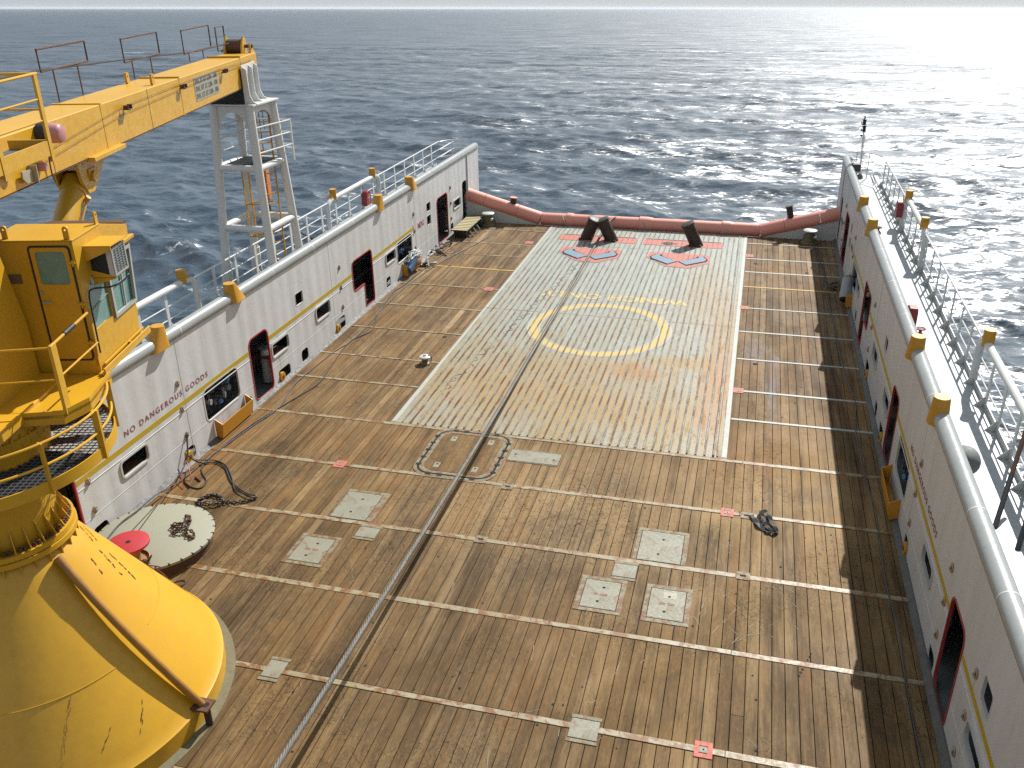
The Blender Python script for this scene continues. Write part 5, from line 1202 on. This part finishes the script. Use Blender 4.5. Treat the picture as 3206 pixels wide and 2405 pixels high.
# red boxes on the rails, valves, float, mast, poles
def red_box(x, y, z, out, label, cross):
    e = empty('hose_box', (x, y, z), label, 'box', 'red boxes on the rails')
    i_ = -out
    q = MB(); pr = rrect(-.30, .30, -.32, .30, .12, 4)
    pr = [(-.28, -.34), (.28, -.34), (.28, .18), (.20, .30), (.08, .36), (-.08, .36), (-.20, .30), (-.28, .18)]
    q.prism([(y + a * .8, z + b * .8) for a, b in pr], *sorted((x + i_ * .02, x + i_ * .24)), axis='x').build('box', 'red', e, bevel=.02)
    if cross:
        xx = x + i_ * .242
        MB().box(*sorted((xx, xx + i_ * .004)), y - .02, y + .02, z - .12, z + .14).box(*sorted((xx, xx + i_ * .004)), y - .10, y + .10, z + .02, z + .055).tube([(xx, y + .01, z + .13), (xx, y + .05, z + .16), (xx, y + .08, z + .13)], .012, 6).build('white_emblem', 'white2', e, smooth=0)
red_box(-14.76, 32.75, 3.16, -1, 'dark red box with a white emblem hanging on the left rail', True)
red_box(5.36, 34.5, 3.28, 1, 'tall dark red box hanging on the right rail near the stern', False)
def low_box():
    e = empty('hose_box', (4.45, 24.2, 2.6), 'dark red box standing behind the right bulwark tube, next to a red valve', 'box', 'red boxes on the rails')
    MB().prism([(23.95, 2.62), (24.4, 2.62), (24.4, 3.12), (24.33, 3.22), (24.02, 3.22), (23.95, 3.12)], 4.30, 4.52, 'x').build('box', 'red', e, bevel=.03)
low_box()
def valve(x, y, label):
    e = empty('hydrant_valve', (x, y, 2.6), label, 'valve', 'red hydrant valves on the right walkway')
    MB().cyl((x, y, 2.6), (x, y, 2.95), .04, n=12).cyl((x - .1, y, 2.78), (x + .1, y, 2.78), .05, n=12).sphere((x, y, 2.80), .085).build('body', 'red', e)
    MB().tube([(x + .11 * math.cos(k * math.pi / 8), y + .11 * math.sin(k * math.pi / 8), 2.98) for k in range(16)], .016, 6, True).bar((x - .1, y, 2.98), (x + .1, y, 2.98), .02, .02).build('handwheel', 'red', e)
valve(4.42, 32.9, 'red hydrant valve between the two far yellow caps'); valve(4.5, 23.2, 'red hydrant valve just this side of the low red box')
pc = empty('walkway_pipe', (4.16, 30, 2.7), 'pipe with dark clamps running behind the right bulwark tube', 'pipe')
MB().cyl((4.30, 19, 2.80), (4.30, 41.5, 2.80), .055, n=12).build('pipe', 'tube', pc)
for k in range(13):
    y = 24.9 + k * 1.18 - (.3 if k % 2 else 0)
    MB().tube([(4.30, y, 2.61), (4.38, y, 2.66), (4.385, y, 2.84), (4.32, y, 2.885), (4.22, y, 2.86)], .030 if k % 2 else .016, 6).build('clamp', 'black' if k % 2 else 'dark', pc)
e = empty('float_ball', (4.33, 16.35, 2.85), 'dark grey round float lodged behind the near right bulwark tube', 'float')
MB().sphere((4.36, 16.35, 2.98), .27, 14, (1, 1.25, 1)).build('float', 'inner', e); MB().cyl((4.36, 16.35, 2.6), (4.36, 16.35, 2.8), .12, n=16).build('stem', 'inner', e)
e = empty('stern_light_mast', (4.58, 42.6, 2.6), 'thin pale mast with dark lanterns on the right stern corner', 'mast')
MB().cyl((4.60, 42.6, 2.6), (4.49, 42.6, 4.75), .045, .03, 12).build('pole', 'tower', e); MB().cyl((4.68, 42.6, 2.6), (4.55, 42.6, 4.6), .012, n=8).build('stay', 'tower', e)
MB().lathe([(.15, 0), (.13, .12), (.05, .2)], (4.60, 42.6, 2.6), 16).build('foot', 'inner', e)
for z0, x0 in ((4.62, 4.50), (4.90, 4.475)):
    q = MB().lathe([(.02, 0), (.10, .0), (.10, .03), (.07, .04), (.07, .19), (.10, .20), (.10, .23), (.03, .25)], (x0, 42.6, z0), 16).build('lantern', 'black', e)
    MB().box(x0 - .13, x0 - .09, 42.56, 42.64, z0 + .02, z0 + .12).build('bracket', 'dark', q, smooth=0)
MB().cyl((4.47, 42.6, 5.14), (4.465, 42.6, 5.26), .03, n=10).build('top_lamp', 'black', e); MB().box(4.38, 4.46, 42.56, 42.64, 4.40, 4.48).build('side_lamp', 'black', e)
e = empty('searchlight', (4.25, 41.2, 2.6), 'dark boxy searchlight behind the top of the right bulwark', 'lamp')
MB().cyl((4.25, 41.2, 2.6), (4.25, 41.2, 3.2), .09, n=14).build('stand', 'navy', e); MB().box(4.08, 4.42, 41.0, 41.4, 3.2, 3.52).build('housing', 'dark', e, bevel=.03); MB().box(4.08, 4.40, 40.96, 40.995, 3.16, 3.22).build('plate', 'white2', e, smooth=0)
for (a, b, lab, m_) in (((4.62, 14.7, 2.6), (5.35, 16.6, 4.1), 'red and black leaning pole on the near right walkway', 'rusty'), ((4.85, 14.1, 2.6), (5.5, 15.7, 4.1), 'grey leaning pole beside the red and black pole', 'tower')):
    e = empty('leaning_pole', a, lab, 'pole'); a, b = Vector(a), Vector(b)
    MB().cyl(a + (b - a) * .42, b, .04, n=12).build('upper_pole', m_, e); MB().cyl(a, a + (b - a) * .419, .045, n=12).build('lower_pole', 'dark', e)
e = empty('walkway_gear', (-14.1, 21.5, 2.6), 'dark lashing gear lying on the left walkway near the tower foot', 'gear')
rng = random.Random(21)
for k in range(5): MB().tube([(-13.75 - rng.uniform(0, .5), 21.2 + rng.uniform(0, .8), 2.66), (-13.75 - rng.uniform(0, .5), 21.3 + rng.uniform(0, .9), 2.72 + rng.uniform(.0, .12))], .04, 8).build('piece', 'chain', e)
e = empty('hydrant_valve', (-13.85, 23.95, 2.6), 'red hydrant valve on the left walkway inside the tower legs', 'valve')
MB().sphere((-13.85, 23.95, 3.32), .13, 10).cyl((-13.85, 23.95, 2.6), (-13.85, 23.95, 3.3), .05, n=12).build('body', 'red', e); MB().cyl((-13.85, 23.95, 3.3), (-13.85, 23.95, 3.56), .03, n=8).build('stem', 'dark', e)

# ================================================================== SHIP TILT
for o in list(scene.objects):
    if o.parent is None: o.matrix_world = TILT @ o.matrix_basis

# ================================================================== SEA
HAZE = 4e-5
FOAM = [(-30, 54.6, -22, 55.4, .75, 1.5), (-29.5, 52.0, -26.5, 52.3, .5, 1.1), (-38.2, 53.3, -36.6, 53.0, .6, 1.0), (-32.8, 43.0, -31.6, 43.8, .5, .9), (-31, 39.5, -29.8, 40, .5, .8), (-27, 36, -26, 38, .6, .7), (-199, 268, -192, 267, 1.5, 1.6), (40, 190, 47, 189, 1.2, 1.3), (-60, 150, -56, 150, 1., 1.3), (-15, 95, -12.5, 95, .8, 1.2), (22, 78, 26, 77, .8, 1.1), (30, 44, 38, 41, 1., .9)]
SEA = -1.6; RIP, CHOP, SWELL = 1.3, 1.5, 1.6
C0 = TILT @ Vector((0, 0, 11.6))
def make_sea():
    rng = np.random.default_rng(11)
    a = np.radians(np.linspace(-88, 88, 900))           # azimuth from +Y towards +X
    r = [9.0]; 
    while r[-1] < 42000:
        x = r[-1]
        r.append(x + (.10 if x < 45 else max(.10, x * .0040) if x < 350 else x * .011 if x < 3000 else x * .06))
    r = np.array(r); A, Rr = np.meshgrid(a, r); X = C0.x + Rr * np.sin(A); Y = C0.y + Rr * np.cos(A)
    dA = a[1] - a[0]; dr = np.gradient(r)[:, None] * np.ones_like(A); sp = np.maximum(dr, Rr * dA)
    Z = np.zeros_like(X); DX = np.zeros_like(X); DY = np.zeros_like(X); JJ = np.zeros_like(X)
    main = math.radians(205)                            # waves run towards the photographer, slightly to the left
    gust = 1 + .25 * np.sin(X * .021 + 1.3 + .6 * np.sin(Y * .013)) * np.sin(Y * .017 + .4 * np.sin(X * .02))
    for i in range(76):
        lam = .75 * (17 / .75) ** ((i + rng.random()) / 76)
        k = 2 * math.pi / lam; th = main + rng.normal(0, .55 if lam < 5 else .34)
        amp = lam * .0060 * (1.0 if lam < 2.2 else (2.2 / lam) ** .50); ph = rng.random() * 6.283
        dx, dy = math.sin(th), math.cos(th)
        f = np.clip((lam / sp - 2.2) / 3.0, 0, 1) * gust
        if f.max() <= 0: continue
        p = k * (X * dx + Y * dy) + ph; c, s = np.cos(p), np.sin(p)
        Z += amp * f * c; DX -= 1.0 * amp * f * dx * s; DY -= 1.0 * amp * f * dy * s; JJ += 1.0 * amp * f * k * c
    # steeper, confused water along the ship's left side
    loc = np.exp(-((X + 31) / 8) ** 2 - ((Y - 45) / 9) ** 2)
    Z *= 1 + 1.1 * loc
    foam = JJ + .35 * loc * np.clip(Z * 2, 0, 1)
    # wash trailing off the left quarter
    for (x0, y0, x1, y1, wd, k) in FOAM:
        L = math.hypot(x1 - x0, y1 - y0); t = np.clip(((X - x0) * (x1 - x0) + (Y - y0) * (y1 - y0)) / L ** 2, 0, 1)
        d2 = (X - x0 - t * (x1 - x0)) ** 2 + (Y - y0 - t * (y1 - y0)) ** 2; foam += k * np.exp(-d2 / wd ** 2)
    JC = np.clip(foam, -1, 3); foam = JC
    V = np.stack([X + DX, Y + DY, Z + SEA - 0 * Rr], -1).astype(np.float32).reshape(-1, 3)
    nr, na = X.shape; idx = np.arange(nr * na).reshape(nr, na)
    F = np.stack([idx[:-1, :-1], idx[1:, :-1], idx[1:, 1:], idx[:-1, 1:]], -1).reshape(-1, 4)
    me = bpy.data.meshes.new('sea'); me.vertices.add(len(V)); me.vertices.foreach_set('co', V.ravel())
    me.loops.add(F.size); me.loops.foreach_set('vertex_index', F.ravel().astype(np.int32)); me.polygons.add(len(F))
    me.polygons.foreach_set('loop_start', np.arange(0, F.size, 4, dtype=np.int32)); me.polygons.foreach_set('loop_total', np.full(len(F), 4, np.int32))
    me.polygons.foreach_set('use_smooth', np.ones(len(F), bool)); me.update(calc_edges=True)
    at = me.attributes.new('foam', 'FLOAT', 'POINT'); at.data.foreach_set('value', foam.astype(np.float32).ravel())
    o = bpy.data.objects.new('sea', me); COL.objects.link(o); tag(o, kind='structure')
    g = G('sea_water', .10); g.b.inputs['IOR'].default_value = 1.45; g.b.inputs['Specular IOR Level'].default_value = .95
    def mp(sx, sy, rot, sc):
        m_ = g.n('ShaderNodeMapping'); g.put(m_.inputs[0], g.obj); m_.inputs['Rotation'].default_value = (0, 0, R(rot)); m_.inputs['Scale'].default_value = (sx * sc, sy * sc, sc); return m_.outputs[0]
    def slopes(vec, k, detail, dist):
        t = g.n('ShaderNodeTexNoise'); g.put(t.inputs['Vector'], vec); t.inputs['Scale'].default_value = 1; t.inputs['Detail'].default_value = detail; t.inputs['Roughness'].default_value = .62; t.inputs['Distortion'].default_value = dist
        a = g.n('ShaderNodeVectorMath', operation='SUBTRACT'); g.put(a.inputs[0], t.outputs['Color']); a.inputs[1].default_value = (.5, .5, .5)
        b = g.n('ShaderNodeVectorMath', operation='MULTIPLY'); g.put(b.inputs[0], a.outputs[0]); b.inputs[1].default_value = (k * .75, k, 0); return b.outputs[0]
    def vadd(a, b):
        t = g.n('ShaderNodeVectorMath', operation='ADD'); g.put(t.inputs[0], a); g.put(t.inputs[1], b); return t.outputs[0]
    # slopes of the ripples, of the chop and of the far wave trains the mesh no longer resolves
    sl_ = vadd(vadd(slopes(mp(.6, 1.5, -18, 3.2), RIP, 4, .5), slopes(mp(.45, 1.3, -12, .75), CHOP, 4, .6)), slopes(mp(.35, 1.2, -14, .11), SWELL, 3, .5))
    ge = g.n('ShaderNodeNewGeometry'); nn = g.n('ShaderNodeVectorMath', operation='NORMALIZE'); g.put(nn.inputs[0], vadd(ge.outputs['Normal'], sl_)); g.put(g.b.inputs['Normal'], nn.outputs[0])
    fo = g.n('ShaderNodeAttribute'); fo.attribute_name = 'foam'
    fn = g.noise(2.2, 7, .72, .8, g.scale(g.obj, (1, 1, 1)))
    fk = g.math('MULTIPLY', g.rng(fo.outputs['Fac'], .62, 1.05), g.rng(fn, .50, .62))
    c = g.mix(g.noise(.05, 2), (.026, .052, .078), (.034, .061, .088)); c = g.mix(fk, c, (.75, .78, .8)); g.col(c)
    ln = g.n('ShaderNodeVectorMath', operation='LENGTH'); g.put(ln.inputs[0], g.obj)     # ripples too fine to see merge into a rougher gloss with distance
    g.put(g.b.inputs['Roughness'], g.math('ADD', g.rng(ln.outputs['Value'], 20, 220, .27, .52), g.math('MULTIPLY', fk, .3)))
    me.materials.append(g.m)
make_sea()

# ================================================================== HAZE
if HAZE:
    hz = MB().box(-43000, 43000, -2000, 43000, SEA - 3.5, 34).build('haze', 'gap', smooth=0); tag(hz, kind='stuff')
    hm = bpy.data.materials.new('haze'); hm.use_nodes = True; hn = hm.node_tree; hn.nodes.remove(hn.nodes['Principled BSDF'])
    hv = hn.nodes.new('ShaderNodeVolumePrincipled'); hv.inputs['Color'].default_value = (.86, .93, 1, 1); hv.inputs['Density'].default_value = HAZE; hv.inputs['Anisotropy'].default_value = .3
    hn.links.new(hv.outputs[0], hn.nodes['Material Output'].inputs['Volume']); hz.data.materials.clear(); hz.data.materials.append(hm)

# ================================================================== LIGHT, SKY, CAMERA
sv = (TILT.to_3x3() @ SUN_SHIP).normalized(); el = math.asin(sv.z); az = math.atan2(sv.x, sv.y)
sl = bpy.data.lights.new('sun', 'SUN'); sl.energy = 5.0; sl.angle = R(.53); sl.color = (1, .98, .94)
so = bpy.data.objects.new('sun', sl); COL.objects.link(so); so.rotation_euler = sv.to_track_quat('Z', 'Y').to_euler(); so.location = sv * 60
w = bpy.data.worlds.new('World'); scene.world = w; w.use_nodes = True; nt = w.node_tree
sk = nt.nodes.new('ShaderNodeTexSky'); sk.sky_type = 'NISHITA'; sk.sun_disc = False; sk.sun_elevation = el; sk.sun_rotation = az; sk.air_density = 1.0; sk.dust_density = 1.2; sk.ozone_density = 1.0; sk.altitude = 10
bg = nt.nodes['Background']; bg.inputs['Strength'].default_value = .085; veil = nt.nodes.new('ShaderNodeMix'); veil.data_type = 'RGBA'; veil.inputs[0].default_value = .82; veil.inputs[7].default_value = (4.2, 4.65, 5.1, 1)
nt.links.new(sk.outputs[0], veil.inputs[6]); nt.links.new(veil.outputs[2], bg.inputs[0])   # thin veil of cloud over the clear sky
q = [2.8302779e+03, 4.3930e-01, -1.65e-02, 2.628e-01]
cx, sx, cy, sy, cz, sz = math.cos(q[1]), math.sin(q[1]), math.cos(q[2]), math.sin(q[2]), math.cos(q[3]), math.sin(q[3])
Rm = Matrix(((cy, 0, sy), (0, 1, 0), (-sy, 0, cy))) @ Matrix(((1, 0, 0), (0, cx, -sx), (0, sx, cx))) @ Matrix(((cz, sz, 0), (-sz, cz, 0), (0, 0, 1)))
cam = bpy.data.cameras.new('camera'); cam.sensor_width = 36; cam.lens = 36 * q[0] / 3206; cam.clip_start = .1; cam.clip_end = 90000
co = bpy.data.objects.new('camera', cam); COL.objects.link(co)
m = Matrix((Rm[0], Rm[2], -Rm[1])).transposed().to_4x4(); m.translation = Vector((0, 0, 11.6)); co.matrix_world = TILT @ m
scene.camera = co
scene.view_settings.view_transform = 'Standard'; scene.view_settings.look = 'None'; scene.view_settings.exposure = .52; scene.view_settings.gamma = 1
scene.render.resolution_x, scene.render.resolution_y = 1024, 768
cy_ = scene.cycles; cy_.max_bounces = 6; cy_.diffuse_bounces = 3; cy_.glossy_bounces = 3; cy_.transmission_bounces = 4; cy_.transparent_max_bounces = 8; cy_.caustics_reflective = False; cy_.caustics_refractive = False
cy_.sample_clamp_indirect = 1.2; cy_.use_denoising = False; cy_.denoiser = 'OPENIMAGEDENOISE'; cy_.denoising_input_passes = 'RGB_ALBEDO_NORMAL'
